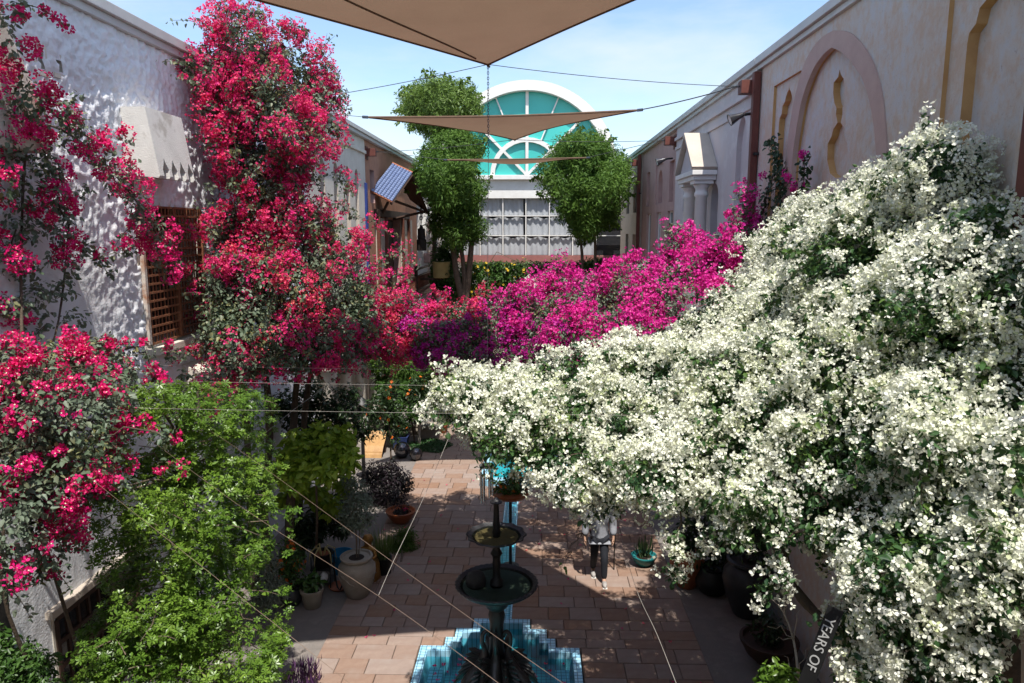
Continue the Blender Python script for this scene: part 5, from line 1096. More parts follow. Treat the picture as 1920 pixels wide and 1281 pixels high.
# ============================================================ FOUNTAIN
FX, FYf = AX, 9.5
ft = root('fountain', 'black cast iron two-bowl fountain with swans at its foot in the pool', 'fountain', (FX, FYf, -.42))
def flat_(mb, name, mat, sm=True): mb.v = [(x + FX, y + FYf, z) for x, y, z in mb.v]; return mb.build(name, mat, ft, sm)
flat_(MB().lathe([(.44, -.42), (.46, -.2), (.40, -.05), (.42, .02), (.34, .12), (.22, .22), (.17, .32)], 28, wob=lambda q, z: .07 * math.sin(5 * q) + .04 * math.sin(11 * q + z * 9)), 'rock_base', 'iron_wet')
flat_(MB().lathe([(.16, .30), (.13, .45), (.105, .62), (.10, .95), (.12, 1.1), (.10, 1.18), (.16, 1.24), (.185, 1.30), (.19, 1.36), (.12, 1.42)], 24), 'lower_column', 'iron')
sc = lambda q, z: .012 * math.cos(40 * q)
flat_(MB().lathe([(.10, 1.40), (.20, 1.41), (.38, 1.45), (.52, 1.51), (.575, 1.56), (.585, 1.585), (.56, 1.60), (.535, 1.585), (.50, 1.55), (.36, 1.49), (.0, 1.47)], 80, wob=lambda q, z: (.014 * math.cos(40 * q) if z > 1.55 else 0)), 'large_bowl', 'iron')
flat_(MB().lathe([(.0, 1.535), (.48, 1.54)], 40), 'bowl_bed', 'bowl_bed'); flat_(MB().lathe([(.0, 1.562), (.515, 1.562)], 40), 'bowl_water', 'water_bowl')
flat_(MB().lathe([(.095, 1.475), (.09, 1.62), (.055, 1.66), (.05, 1.80), (.062, 1.86), (.052, 1.92), (.058, 1.98), (.085, 2.02), (.06, 2.07), (.05, 2.10), (.07, 2.16), (.06, 2.22)], 20), 'upper_column', 'iron')
flat_(MB().lathe([(.06, 2.19), (.15, 2.20), (.30, 2.24), (.385, 2.29), (.415, 2.30), (.40, 2.315), (.37, 2.295), (.28, 2.26), (0, 2.25)], 72, wob=lambda q, z: (.035 * math.cos(12 * q) if z > 2.27 else 0)), 'small_bowl', 'iron')
flat_(MB().lathe([(.0, 2.268), (.31, 2.27)], 32), 'bowl_bed', 'algae'); flat_(MB().lathe([(.0, 2.285), (.345, 2.285)], 32), 'bowl_water', 'water_bowl')
flat_(MB().lathe([(.05, 2.255), (.062, 2.34), (.048, 2.40), (.052, 2.45), (.044, 2.5), (.040, 2.62), (.036, 2.74), (.05, 2.755), (.085, 2.765), (.085, 2.78), (.05, 2.80), (.025, 2.83), (0, 2.835)], 16), 'finial', 'iron')
for ai, a in enumerate((R_(-150), R_(-30), R_(-92), R_(90))):
    M_ = Matrix.Translation((FX, FYf, 0)) @ Matrix.Rotation(a, 4, 'Z')
    J = [(.30, 0, .34, .15, .14), (.44, 0, .24, .10, .09), (.56, 0, .16, .05, .04), (.19, 0, .48, .085, .08), (.19, 0, .62, .045), (.235, 0, .74, .034), (.225, 0, .86, .031), (.16, 0, .90, .032), (.125, 0, .85, .036), (.12, 0, .78, .016), (.34, 0, .12, .13, .12), (.36, 0, -.1, .10, .1)]
    s_ = skin('swan', [tuple(M_ @ Vector(j[:3])) + j[3:] for j in J], [(0, 1), (1, 2), (0, 3), (3, 4), (4, 5), (5, 6), (6, 7), (7, 8), (8, 9), (0, 10), (10, 11)], 'iron_wet', ft, 2)
    for sg in (-1, 1):          # half-raised wing: overlapping feathers fanning back along the body
        mb = MB()
        for k in range(7):
            p0 = Vector((.20 + .02 * k, sg * (.10 + .006 * k), .50 - .035 * k)); p1 = p0 + Vector((.17 + .02 * k, sg * .05, .10 - .05 * k)); mb.tube([p0, p0.lerp(p1, .55) + Vector((0, sg * .02, .0)), p1], [.04, .042, .012], 6)
        mb.v = [tuple(M_ @ Vector(q)) for q in mb.v]; mb.build('wing', 'iron_wet', s_, True)
bl_ = root('boulder', 'dark rounded stone lying in the large fountain bowl', 'stone', (FX - .29, FYf - .02, 1.51))
MB().ell((0, 0, .10), (.145, .135, .155), 18, 12, wob=.07).build('stone', 'stone_dark', bl_, True, world=False)
pet = rng.uniform(size=(60, 2)); pp = []
for a, b in pet: x = AX - 1.0 + 2.0 * a; y = 8.9 + 1.45 * b; pp.append((x - (.35 if a < .5 else 0) * rng.random() * 0, y, -.094))
tag(scatter('fallen_petals', pp, np.tile(UP, (60, 1)) + rng.normal(size=(60, 3)) * .15, .035, FLOWER, 'bract_pink'), 'pink petals floating on the pool water', 'petals', kind='stuff')

n = 70; fp = np.stack([rng.uniform(PX0, PX1, n), rng.uniform(9.2, 19, n), np.full(n, .022)], 1); fp = fp[~((np.abs(fp[:, 0] - AX) < 1.4) & (fp[:, 1] < 11.4)) & (np.abs(fp[:, 0] - AX) > .2)]
tag(scatter('petals_on_paving', fp, np.tile(UP, (len(fp), 1)) + rng.normal(size=(len(fp), 3)) * .2, .03, FLOWER, 'bract_red'), 'few fallen pink petals scattered over the path slabs', 'petals', kind='stuff')

# ============================================================ POTS AND PLANTS ON THE GROUND
URN = [(.17, 0), (.19, .02), (.24, .15), (.30, .32), (.335, .48), (.325, .58), (.27, .655), (.24, .69), (.25, .71), (.29, .735), (.29, .765), (.25, .775), (.23, .74), (.0, .72)]
POT = [(.13, 0), (.14, .01), (.175, .22), (.18, .27), (.20, .28), (.205, .33), (.18, .335), (.165, .28), (0, .27)]
BOWL = [(.14, 0), (.16, .02), (.26, .12), (.31, .22), (.33, .25), (.335, .29), (.30, .295), (.28, .25), (0, .235)]
ROUND = [(.12, 0), (.15, .02), (.21, .12), (.215, .20), (.17, .29), (.155, .31), (.17, .335), (.14, .335), (.13, .29), (0, .28)]
CYL = [(.14, 0), (.15, .01), (.17, .30), (.18, .31), (.18, .35), (.155, .35), (.15, .30), (0, .29)]
def ground(px, py): return atZ(px, py, 0.0)
def potted(name, label, px, py, prof, mat, sc=1., group='potted plants on the courtyard floor', cat='potted plant', X=None):
    g = ground(px, py); r = root(name, label, cat, g, group)
    prof = [(a * sc, b * sc) for a, b in prof]; MB().lathe(prof, 28).build('pot', mat, r, True, world=False)
    rs = prof[-2][0] * .99; zs = prof[-1][1] - .004; MB().lathe([(0, zs + .012), (rs * .6, zs + .016), (rs, zs + .004)], 16).build('soil', 'soil', r, True, world=False)
    return r, Vector(g), zs
def local_leaves(r, g, blobs_, mat, n, size, tm=LEAF4, up=.4, droop=.4, name='foliage', lo=.3):
    C = np.array([(g.x + b[0], g.y + b[1], g.z + b[2]) for b in blobs_]); R = np.array([b[3] for b in blobs_]); P, u = shell(C, R, int(n * 1.5), lo, 1.05, .5); P, u = P[:n], u[:n]
    return add_leaves(name, P, u, size, mat, r, tm, up, .7, droop), (P, u)
def stemk(r, g, pts, rad, mat='bark', name='stem'): pts = [tuple(g + Vector(p)) for p in pts]; return MB().tube(smoothpath(pts, 4), rad, 6).build(name, mat, r, True)
def strap(r, g, n, length, mat, z0, spread=.5, name='leaves', wid=1.0, rad=.05):
    P = np.array([(g.x + rng.normal() * rad, g.y + rng.normal() * rad, z0) for _ in range(n)]); a = rng.uniform(0, 6.28, n); A = np.stack([np.cos(a) * spread, np.sin(a) * spread, np.ones(n) * rng.uniform(.5, 1.2, n)], 1); N = np.stack([-np.cos(a), -np.sin(a), np.ones(n) * .4], 1)
    return scatter(name, P, N, length * rng.uniform(.6, 1.2, n), (BLADE[0] * np.array([1, wid, -1]), BLADE[1]), mat, r, A)
r, g, zs = potted('urn_with_tree', 'tall grey clay urn with a small silvery olive tree', 671, 1117, URN, 'clay_grey', 1.0)
stemk(r, g, [(0, 0, .7), (.01, 0, 1.0), (0, .02, 1.3), (.02, 0, 1.6)], .014); stemk(r, g, [(.03, .02, .7), (.06, .03, 1.1), (.05, .02, 1.5)], .010)
local_leaves(r, g, [(0, 0, 1.75, .26), (.12, 0, 1.6, .24), (-.14, 0, 1.55, .22), (.05, .05, 1.95, .2), (-.05, 0, 2.1, .16), (.1, 0, 1.4, .2), (-.12, 0, 1.35, .16), (.2, 0, 1.75, .14)], 'leaf_olive', 2600, .06)
for k in range(9):                                      # raised vine ornament on the belly of the urn
    a = R_(-150 + k * 26); z = .42 + .05 * math.sin(k * 2.1); pts = [tuple(g + Vector((math.cos(a + .25 * math.sin(q * 1.1)) * (.338 - .02 * abs(q - 3)), math.sin(a + .25 * math.sin(q * 1.1)) * (.338 - .02 * abs(q - 3)), z - .12 + .045 * q))) for q in range(6)]; MB().tube(pts, .009, 5).build('ornament', 'clay_grey', r, True)
r, g, zs = potted('clay_pot', 'small beige clay pot with a broad-leafed seedling', 586, 1137, POT, 'clay_beige', 1.0)
local_leaves(r, g, [(0, 0, .42, .14), (.06, 0, .5, .1), (-.08, 0, .46, .1)], 'leaf_mid', 90, .13, LEAF, .8)
r, g, zs = potted('round_dark_pot', 'round charcoal pot with a bush of orange flowers', 546, 1133, ROUND, 'pot_dark', 1.0)
_, (P, u) = local_leaves(r, g, [(0, 0, .55, .22), (.05, 0, .8, .22), (-.1, 0, .75, .2), (0, .05, 1.0, .18)], 'leaf_mid', 900, .075); scatter('flowers', P[:45] + u[:45] * .03, u[:45], .045, STAR, 'petal_orange', r)
r, g, zs = potted('grass_pot', 'black pot of tall pale grass beside the urn', 719, 1075, CYL, 'pot_black', .95)
strap(r, g, 260, .62, 'leaf_grass', g.z + .3, .35, wid=.35)
r, g, zs = potted('glazed_bowl', 'glazed terracotta bowl with dry stems and few pink blooms', 752, 980, BOWL, 'terra_glazed', 1.0)
local_leaves(r, g, [(0, 0, .3, .2), (.1, 0, .33, .12)], 'leaf_maroon', 160, .07); FP, FN = clusters(np.array([tuple(g + Vector((.12, -.05, .34)))]), rdir(1), 8, .05); scatter('flowers', FP, FN, .03, FLOWER, 'bract_pink', r)
shrub('feathery_bush', 'feathery green bush on the floor beside the grass pot', [(750, 1020, 14.0, 22), (765, 1030, 13.9, 18), (742, 1040, 13.8, 16), (760, 1005, 14.1, 16)], 'leaf_tree', 2600, .09, tuple(ground(752, 1055)), NARROW)
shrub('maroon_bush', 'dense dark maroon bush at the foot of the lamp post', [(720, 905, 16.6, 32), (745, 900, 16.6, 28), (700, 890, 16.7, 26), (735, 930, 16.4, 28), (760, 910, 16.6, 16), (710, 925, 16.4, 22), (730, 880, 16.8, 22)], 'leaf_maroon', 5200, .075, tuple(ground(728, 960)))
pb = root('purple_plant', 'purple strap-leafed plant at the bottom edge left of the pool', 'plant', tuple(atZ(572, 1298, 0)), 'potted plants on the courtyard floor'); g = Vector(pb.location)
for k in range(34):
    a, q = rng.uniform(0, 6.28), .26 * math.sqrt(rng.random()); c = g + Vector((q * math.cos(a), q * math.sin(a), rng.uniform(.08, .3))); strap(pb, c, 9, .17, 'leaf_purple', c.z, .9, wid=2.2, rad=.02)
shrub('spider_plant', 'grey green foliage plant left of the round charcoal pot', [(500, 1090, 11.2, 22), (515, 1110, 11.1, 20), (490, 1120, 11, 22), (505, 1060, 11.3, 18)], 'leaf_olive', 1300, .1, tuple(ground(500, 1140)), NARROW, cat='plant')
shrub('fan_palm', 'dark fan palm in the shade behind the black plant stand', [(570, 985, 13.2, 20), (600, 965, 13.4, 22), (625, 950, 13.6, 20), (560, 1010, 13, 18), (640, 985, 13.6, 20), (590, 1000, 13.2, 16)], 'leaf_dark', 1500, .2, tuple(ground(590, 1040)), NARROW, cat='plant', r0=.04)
# black plant stand with two boxes
g = ground(607, 1098); ps = root('plant_stand', 'black metal plant stand carrying a planter with yellowing strap leaves', 'plant stand', g, 'potted plants on the courtyard floor')
for x, y in ((-.17, -.14), (.17, -.14), (.17, .14), (-.17, .14)): mb = MB(); mb.tube([(x, y, 0), (x, y, .62)], .012, 6); mb.build('leg', 'iron', ps, world=False)
for z in (.12, .36): mb = MB(); mb.bx((-.19, -.16, z), (.19, .16, z + .02)); mb.build('shelf', 'iron', ps, world=False)
MB().lathe([(.14, .385), (.19, .62), (.20, .63), (.20, .66), (.17, .66), (.165, .6), (0, .59)], 20).build('planter', 'pot_black', ps, True, world=False)
MB().lathe([(.0, .60), (.165, .605)], 16).build('soil', 'terra', ps, world=False)
for a in (-2.6, -1.9, -.6, .4, 2.4): MB().tube([(.03 * math.cos(a), .03 * math.sin(a), .6), (.1 * math.cos(a), .1 * math.sin(a), .78), (.22 * math.cos(a), .22 * math.sin(a), .70), (.25 * math.cos(a), .25 * math.sin(a), .48)], [.012, .016, .014, .004], 5).build('strap_leaf', 'pot_yellow', ps, True, world=False)
MB().tube([(.22, -.1, .5), (.26, -.12, .2), (.30, -.15, .05), (.36, -.22, .02), (.40, -.12, .12), (.36, -.1, .5)], .016, 6).build('hose', 'pot_black', ps, True, world=False)
wb = root('white_jug', 'small white jug standing on the lower shelf of the plant stand', 'jug', tuple(Vector(g) + Vector((.04, -.08, .142)))); MB().lathe([(.05, 0), (.07, .04), (.07, .1), (.03, .16), (.025, .2), (.035, .21), (0, .205)], 14).build('body', 'white_paint', wb, True, world=False)
g = ground(637, 1102); sa = root('saucer', 'orange terracotta saucer on the floor beside the plant stand', 'saucer', g); MB().lathe([(.16, 0), (.20, .045), (.185, .045), (.15, .015), (0, .012)], 24).build('dish', 'terra', sa, True, world=False)
g = ground(642, 1072); bc = root('blue_tub', 'blue plastic tub half hidden behind the urn', 'tub', g); MB().lathe([(.17, 0), (.21, .38), (.225, .40), (.205, .40), (.16, .03), (0, .02)], 20).build('tub', 'blue_plastic', bc, True, world=False)
# gilded child figure
g = ground(692, 1085); ch_ = root('gilded_statue', 'gilded figure of a seated child behind the urn', 'statue', g)
J = [(0, 0, .42, .11), (0, .0, .56, .10), (0, 0, .66, .055), (0, -.02, .76, .085, .09), (.0, 0, .83, .05), (.11, -.02, .60, .045), (.16, -.08, .48, .035), (.08, -.16, .46, .035), (-.11, -.02, .60, .045), (-.15, -.09, .5, .035), (-.06, -.17, .52, .035), (.08, -.04, .38, .07), (.12, -.22, .36, .06), (.10, -.24, .14, .045), (.1, -.3, .08, .04), (-.08, -.04, .38, .07), (-.12, -.22, .36, .06), (-.1, -.24, .14, .045), (-.1, -.3, .08, .04)]
skin('figure', J, [(0, 1), (1, 2), (2, 3), (3, 4), (1, 5), (5, 6), (6, 7), (1, 8), (8, 9), (9, 10), (0, 11), (11, 12), (12, 13), (13, 14), (0, 15), (15, 16), (16, 17), (17, 18)], 'gold', ch_, 2, world=False)
MB().ell((0, .0, .79), (.1, .1, .09), 14, 9, wob=.12).build('curls', 'gold', ch_, True, world=False)
mb = MB(); mb.lathe([(.2, 0), (.22, .03), (.2, .3), (.18, .36), (0, .37)], 16, wob=lambda q, z: .05 * math.sin(6 * q)); mb.build('base', 'gold', ch_, True, world=False)
# lamp post
g = ground(683, 912); lp = root('lamp_post', 'black iron lamp post with lantern in front of the cream columns', 'lamp post', g)
MB().lathe([(.12, 0), (.12, .1), (.07, .18), (.05, .3), (.042, 1.6), (.06, 1.66), (.03, 1.72), (.03, 1.84)], 14).build('post', 'iron', lp, True, world=False)
MB().lathe([(.06, 1.84), (.09, 1.88), (.14, 2.16), (.13, 2.17)], 6).build('lantern_glass', 'window_dark', lp, world=False)
for k in range(6): a = k * math.pi / 3; MB().tube([(.09 * math.cos(a), .09 * math.sin(a), 1.87), (.145 * math.cos(a), .145 * math.sin(a), 2.17)], .009, 4).build('lantern_bar', 'iron', lp, world=False)
MB().lathe([(.19, 2.165), (.17, 2.2), (.07, 2.31), (.03, 2.34), (.03, 2.38), (.0, 2.42)], 12).build('lantern_roof', 'iron', lp, True, world=False)
# slender tree and standard tree
def slim(label, px, py, h, r0, mat, bl, leaf, n, size, fl=None):
    g = ground(px, py); t = root('slender_tree', label, 'tree', g, 'thin-stemmed trees by the cream columns'); g = Vector(g); stemk(t, g, [(0, 0, 0), (.01, 0, h * .5), (-.01, 0, h)], r0, mat, 'trunk'); _, (P, u) = local_leaves(t, g, bl, leaf, n, size, LEAF4, name='crown')
    if fl: scatter('flowers', P[:fl] + u[:fl] * .04, u[:fl], .05, STAR, 'petal_orange', t)
slim('slender dark-stemmed tree right of the lamp post', 734, 925, 2.1, .022, 'bark', [(0, 0, 2.1, .3), (.2, 0, 1.9, .25), (-.25, 0, 2.0, .25), (0, 0, 2.5, .3), (.1, 0, 2.8, .2), (-.1, .1, 1.6, .2), (.1, 0, 1.4, .15)], 'leaf_dark', 1300, .1, 25)
slim('small tree with a white trunk standing in the round ground cover', 786, 836, 1.4, .045, 'bark_pale', [(0, 0, 1.5, .32), (.25, 0, 1.6, .26), (-.25, 0, 1.55, .26), (0, 0, 1.9, .3)], 'leaf_dark', 1500, .1, 20)
gc = ground(806, 838); gcp = root('ground_cover', 'round mat of low green ground cover round the white trunk', 'ground cover', gc); gcp['kind'] = 'stuff'
n = 2600; a = rng.uniform(0, 6.28, n); q = np.sqrt(rng.random(n)) * .62 * (1 + .12 * np.sin(a * 5)); P = np.stack([gc.x + q * np.cos(a), gc.y + q * np.sin(a) * 1.1, .02 + .10 * rng.random(n) * (1 - (q / .75) ** 2)], 1); add_leaves('leaves', P, np.tile(UP, (n, 1)), .07, 'leaf_cover', gcp, LEAF4, .3, .5, .0)
for lab, px, py, d in (('larger of the two polished dark steel balls on the floor', 754, 858, .235), ('smaller of the two polished dark steel balls on the floor', 780, 863, .185)):
    g = ground(px, py); s_ = root('steel_ball', lab, 'ball', g, 'polished balls on the floor'); MB().ell((0, 0, d), (d, d, d), 32, 20).build('ball', 'steel_dark', s_, True, world=False); MB().lathe([(d * .5, 0), (d * .52, .02), (d * .4, .035)], 20).build('ring_foot', 'pot_dark', s_, True, world=False)
g = ground(752, 842); sq = root('blue_square_pot', 'square dark blue glazed pot with a small shrub behind the steel balls', 'potted plant', g, 'potted plants on the courtyard floor')
mb = MB(); v = []; 
for z, h_ in ((0, .17), (.42, .24), (.42, .19), (.36, .185)): v += [(-h_, -h_, z), (h_, -h_, z), (h_, h_, z), (-h_, h_, z)]
mb.add(v, [(4 * k + i, 4 * k + (i + 1) % 4, 4 * k + 4 + (i + 1) % 4, 4 * k + 4 + i) for k in range(3) for i in range(4)] + [(3, 2, 1, 0)]); mb.build('pot', 'pot_blue', sq, world=False)
mb = MB(); mb.box((0, 0, .375), (.372, .372, .02)); mb.build('soil', 'soil', sq, world=False); local_leaves(sq, Vector(g), [(0, 0, .6, .24), (.1, 0, .75, .2), (-.12, 0, .7, .18)], 'leaf_dark', 500, .1)
r, g, zs = potted('terracotta_pot', 'small terracotta pot with a bright green seedling at the path edge', 831, 812, POT, 'terra', .85); local_leaves(r, g, [(0, 0, .42, .15), (0, 0, .6, .13)], 'leaf_lime', 220, .1, LEAF)
for lab, a, b, h_, w_ in (('pale stone block with worn top beside the terracotta pot', 805, 822, .42, .62), ('longer pale stone block behind the white trunk', 765, 815, .34, .8), ('low stone plinth by the foot of the cream column', 700, 806, .4, .5)):
    g = ground(a, b); s_ = root('stone_block', lab, 'stone block', g, 'stone blocks by the columns'); mb = MB(); mb.box((0, .2, h_ * .36), (w_, .4, h_ * .72)); mb.build('lower_stone', 'stone', s_, world=False, bevel=.03); mb = MB(); mb.box((.01, .2, h_ * .86), (w_ * 1.06, .44, h_ * .27)); mb.build('cap_stone', 'stone', s_, world=False, bevel=.035)
# carved yellow wooden trough-shaped seat
g = ground(703, 852); ys_ = root('wooden_bench', 'curved yellow carved wooden bench beside the lamp post', 'bench', g)
prof = [(-.35, .62), (-.22, .50), (-.05, .40), (.12, .30), (.25, .16), (.32, .02)]
mb = MB(); up_ = [(-a, z) for a, z in prof]; pl = up_ + [(x - .05, z - .07) for x, z in reversed(up_)]
mb.prism([(y_, z) for y_, z in pl], lambda u_, v_, d: (d, u_, v_), (-.3, .3)); mb.v = [(x * (1 - .25 * max(0, (.45 - z))), y, z) for x, y, z in mb.v]; mb.build('seat_plank', 'wood_yellow', ys_, world=False, bevel=.02)
for sx in (-.24, .24): mb = MB(); mb.bx((sx - .035, .16, 0), (sx + .035, .3, .46)); mb.build('leg', 'wood_dark', ys_, world=False); mb = MB(); mb.bx((sx - .035, -.26, 0), (sx + .035, -.18, .07)); mb.build('leg', 'wood_dark', ys_, world=False)
# flower bowl on a pole behind the fountain
Yb = 13.2; p = atY(957, 930, Yb); bp = root('flower_stand', 'terracotta bowl of orange flowers on a black pole behind the fountain', 'flower stand', (p.x, Yb, 0)); zb0 = p.z - .05
MB().lathe([(.16, 0), (.17, .03), (.035, .06), (.03, .12), (.03, zb0), (.2, zb0 + .004)], 14).build('pole', 'iron', bp, True, world=False)
MB().lathe([(.18, zb0 + .006), (.30, zb0 + .04), (.37, zb0 + .12), (.375, zb0 + .14), (.34, zb0 + .13), (.0, zb0 + .11)], 26).build('bowl', 'terra_glazed', bp, True, world=False)
_, (P, u) = local_leaves(bp, Vector((p.x, Yb, 0)), [(0, 0, zb0 + .28, .24), (.18, 0, zb0 + .24, .2), (-.16, 0, zb0 + .22, .17), (.05, .1, zb0 + .42, .18), (.25, 0, zb0 + .3, .14)], 'leaf_mid', 1500, .06); scatter('flowers', P[:40] + u[:40] * .03, u[:40], .035, STAR, 'petal_orange', bp)
# right side, in the shade
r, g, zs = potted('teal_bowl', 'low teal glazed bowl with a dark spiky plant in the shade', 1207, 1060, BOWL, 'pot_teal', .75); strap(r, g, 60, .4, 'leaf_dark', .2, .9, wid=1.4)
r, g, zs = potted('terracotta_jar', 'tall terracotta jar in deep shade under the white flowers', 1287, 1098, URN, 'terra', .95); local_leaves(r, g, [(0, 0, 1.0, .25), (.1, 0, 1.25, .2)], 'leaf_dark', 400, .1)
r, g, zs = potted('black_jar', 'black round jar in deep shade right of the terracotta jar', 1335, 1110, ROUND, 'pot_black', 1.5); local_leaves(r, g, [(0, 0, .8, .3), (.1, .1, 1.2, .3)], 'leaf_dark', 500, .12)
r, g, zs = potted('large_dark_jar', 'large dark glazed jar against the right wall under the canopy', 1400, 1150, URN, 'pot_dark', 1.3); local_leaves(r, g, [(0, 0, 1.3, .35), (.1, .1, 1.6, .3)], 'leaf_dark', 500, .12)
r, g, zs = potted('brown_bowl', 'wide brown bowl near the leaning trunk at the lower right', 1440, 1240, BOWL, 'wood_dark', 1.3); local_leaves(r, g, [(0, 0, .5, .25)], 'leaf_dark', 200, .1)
lt = root('bare_sapling', 'thin bare sapling with twigs before the leaning trunk', 'sapling', tuple(ground(1500, 1420))); g = Vector(lt.location)
tp = [atY(1497, 1281, 6.2), atY(1488, 1200, 6.3), atY(1470, 1150, 6.35), atY(1455, 1115, 6.4)]; MB().tube(smoothpath([tuple(g)] + [tuple(q_) for q_ in tp], 4), [.016 - .0007 * i for i in range(17)], 5).build('stem', 'bark_pale', lt, True)
twigs('twig', [tp[1]] * 3 + [tp[2]] * 3 + [tp[0]] * 2, [atY(1455, 1200, 6.2), atY(1500, 1120, 6.3), atY(1440, 1175, 6.3), atY(1430, 1100, 6.4), atY(1490, 1100, 6.3), atY(1462, 1080, 6.4), atY(1520, 1210, 6.2), atY(1470, 1230, 6.2)], .006, 'bark_pale', lt)
# dead twig tips hanging out of the white mass
dt = root('dry_branch', 'dry leafless twigs hanging below the white flowers beside the person', 'branch', tuple(atY(1090, 975, 8.4))); twigs('twig', [atY(1105, 965, 8.4)] * 2 + [atY(1092, 1000, 8.4)] * 4 + [atY(1072, 1035, 8.4)] * 2, [atY(1080, 1030, 8.4), atY(1105, 1045, 8.4), atY(1070, 1030, 8.4), atY(1060, 1048, 8.4), atY(1108, 1030, 8.4), atY(1075, 1010, 8.4), atY(1052, 1050, 8.4), atY(1058, 1062, 8.4)], .006, 'bark_vine', dt)
P = np.array([tuple(atY(x, y, 8.4)) for x, y in ((1058, 1062), (1055, 1055), (1062, 1066), (1105, 975))]); add_leaves('leaves', P, rdir(4), .07, 'leaf_lime', dt, LEAF)

# ============================================================ PERSON walking towards the camera
f1, f2 = ground(1133, 1098), ground(1112, 1078); pc_ = (Vector(f1) + Vector(f2)) / 2
pe = root('person', 'person in grey shirt and black trousers walking under the white flowers with a stick', 'person', pc_)
dx, dyy = (f1.x - f2.x) / 2, (f1.y - f2.y) / 2
body = [(0, 0, .93, .13, .10), (0, 0, 1.10, .12, .09), (0, 0, 1.30, .15, .10), (0, .0, 1.42, .07), (0, -.01, 1.49, .05), (0, -.02, 1.57, .075, .09), (0, -.01, 1.655, .06),
    (dx * .9, 0, .86, .085), (dx, dyy * .3 - .07, .48, .058), (dx, dyy + .06, .09, .04), (dx, dyy - .1, .035, .035),
    (-dx * .9, 0, .86, .085), (-dx, -dyy * .3 + -.02, .48, .058), (-dx, -dyy + .08, .11, .04), (-dx, -dyy - .07, .035, .035),
    (.19, 0, 1.38, .06), (.25, .03, 1.12, .043), (.25, -.06, .90, .03), (.25, -.08, .83, .028, .016), (-.19, 0, 1.38, .06), (-.25, .04, 1.12, .043), (-.27, -.02, .88, .03), (-.275, -.04, .81, .028, .016)]
bones = [(0, 1), (1, 2), (2, 3), (3, 4), (4, 5), (5, 6), (0, 7), (7, 8), (8, 9), (9, 10), (0, 11), (11, 12), (12, 13), (13, 14), (2, 15), (15, 16), (16, 17), (17, 18), (2, 19), (19, 20), (20, 21), (21, 22)]
for h_i, sx in ((18, 1), (22, -1)):
    hx, hy, hz = body[h_i][:3]
    for fi, (oy, ln) in enumerate(((-.028, .06), (-.01, .075), (.01, .07), (.026, .055))):
        a = len(body); body.append((hx, hy + oy, hz - .04, .009)); body.append((hx - sx * .012, hy + oy - .005, hz - .04 - ln * .5, .008)); body.append((hx - sx * .03, hy + oy - .01, hz - .04 - ln * .9, .007)); bones += [(h_i, a), (a, a + 1), (a + 1, a + 2)]
    a = len(body); body.append((hx - sx * .02, hy - .04, hz + .0, .010)); body.append((hx - sx * .03, hy - .055, hz - .035, .008)); bones += [(h_i, a), (a, a + 1)]
skin('body', body, bones, 'skin', pe, 2, world=False)
def infl(ids, extra, mp_, d): 
    m_ = {j: i for i, j in enumerate(ids)}; jo = [body[j][:3] + tuple(q + d for q in body[j][3:]) for j in ids]; return jo + extra, [(m_[a], m_[b]) for a, b in bones if a in m_ and b in m_] + mp_
J, B = infl([0, 1, 2, 3, 15, 16, 17, 19, 20, 21], [(0, 0, .78, .20, .15)], [(0, 10)], .036); skin('shirt', J, B, 'shirt', pe, 2, world=False)
J, B = infl([0, 7, 8, 9, 11, 12, 13], [], [], .018); skin('trousers', J, B, 'trouser', pe, 2, world=False)
for sg, ya, in ((1, dyy), (-1, -dyy)):
    mb = MB(); mb.ell((sg * dx, ya - .05, .05), (.048, .13, .05), 14, 8); sh_ = mb.build('shoe', 'shoe', pe, True, world=False); mb = MB(); mb.box((sg * dx, ya - .05, .012), (.085, .25, .022)); mb.build('sole', 'shoe_sole', sh_, world=False, bevel=.008); sh_.children[0].matrix_parent_inverse = Matrix.Identity(4)
MB().ell((0, .02, 1.60), (.092, .10, .098), 16, 10).build('hair', 'hair', pe, True, world=False)
mb = MB(); mb.ell((0, -.115, 1.565), (.014, .02, .022), 8, 6); mb.build('nose', 'skin', pe, True, world=False)
for sx in (-.033, .033): mb = MB(); mb.ell((sx, -.10, 1.585), (.012, .008, .008), 8, 6); mb.build('eye', 'hair', pe, True, world=False)
mb = MB(); mb.ell((0, -.102, 1.525), (.024, .01, .007), 8, 6); mb.build('mouth', 'curtain_red', pe, True, world=False)
for sx in (-.09, .09): mb = MB(); mb.ell((sx, 0, 1.57), (.012, .022, .032), 8, 6); mb.build('ear', 'skin', pe, True, world=False)
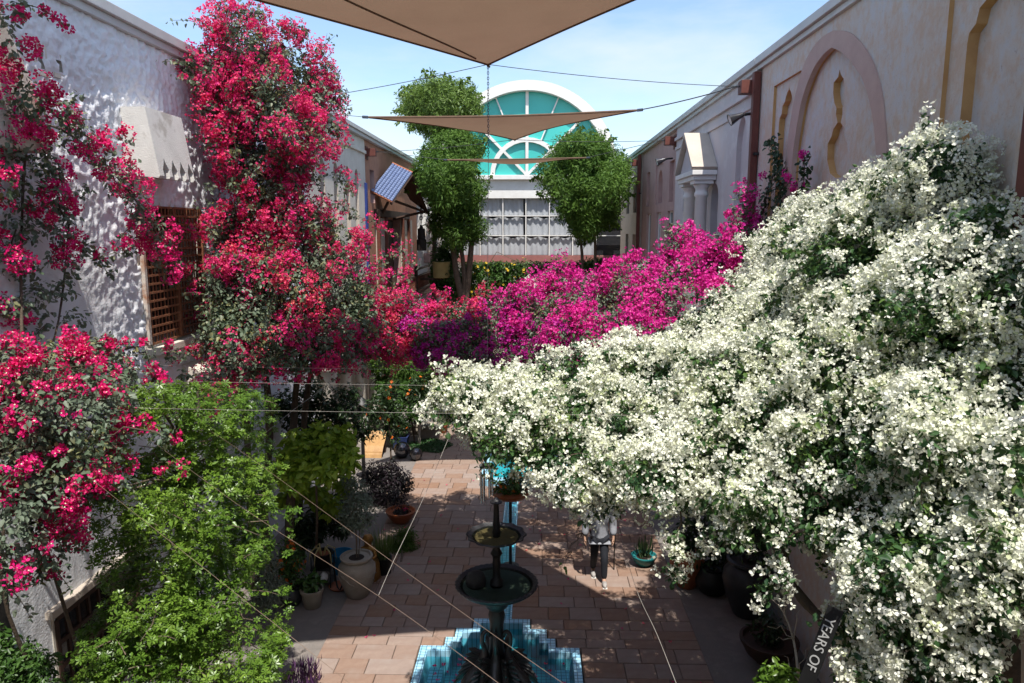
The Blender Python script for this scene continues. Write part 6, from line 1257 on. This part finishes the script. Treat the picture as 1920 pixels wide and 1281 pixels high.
st = root('walking_stick', 'dark walking stick beside the person', 'stick', tuple(ground(1151, 1070))); g = Vector(st.location); MB().tube([(0, 0, 0), (0, 0, .95), (.0, -.03, 1.0), (0, -.09, 1.0)], .013, 6).build('shaft', 'pot_black', st, True, world=False)

# window-glass lettering, moved onto an added dark board beside the trunk
Yt = 5.0; a = Vector(atY(1560, 1160, Yt)); b = Vector(atY(1511, 1283, Yt)); xd = (b - a).normalized(); nd = (CAM - a); nd = (nd - xd * nd.dot(xd)).normalized(); ud = nd.cross(xd)
sg = root('glass_lettering', 'window-glass lettering YEARS OF put on an added dark board at the lower right', 'sign', tuple(b)); Lb = (b - a).length
MR = Matrix((xd, ud, nd)).transposed()
mb = MB(); mb.box((a + b) / 2 - nd * .012, (Lb + .16, .11, .016), MR); mb.build('board', 'pot_black', sg)
cu = bpy.data.curves.new('text', 'FONT'); cu.body = 'YEARS OF'; cu.size = .10; cu.extrude = .002; to = bpy.data.objects.new('text', cu); COL.objects.link(to); bpy.context.view_layer.update(); tm_ = evalmesh(to, 'lettering'); bpy.data.objects.remove(to)
wx = max(v_.co.x for v_ in tm_.vertices); s_ = min(1, Lb / wx); M4 = MR.to_4x4(); M4.translation = a - ud * .04 * s_; tm_.transform(M4 @ Matrix.Scale(s_, 4)); tm_.materials.clear(); tm_.materials.append(MATS['letter_white']); link('lettering', tm_, sg)
# railing under the hedge
rl = root('terrace_railing', 'black iron railing below the yellow-flowered hedge', 'railing', (-.3, 31.3, 0)); x0, x1 = -3.0, 3.2
for z in (2.6, 3.55): mb = MB(); mb.bx((x0, 31.2, z), (x1, 31.24, z + .05)); mb.build('rail', 'iron', rl)
mb = MB(); mb.box((0, 0, 0), (.025, .02, .945)); bm_ = mb.mesh('bar', 'iron')
for k in range(42): o = link('bar', bm_, rl); o.location = (x0 + .06 + k * .148, 31.22, 3.1)
for x in (x0, 0, x1): mb = MB(); mb.bx((x - .03, 31.15, 0), (x + .03, 31.195, 3.6)); mb.build('post', 'iron', rl)
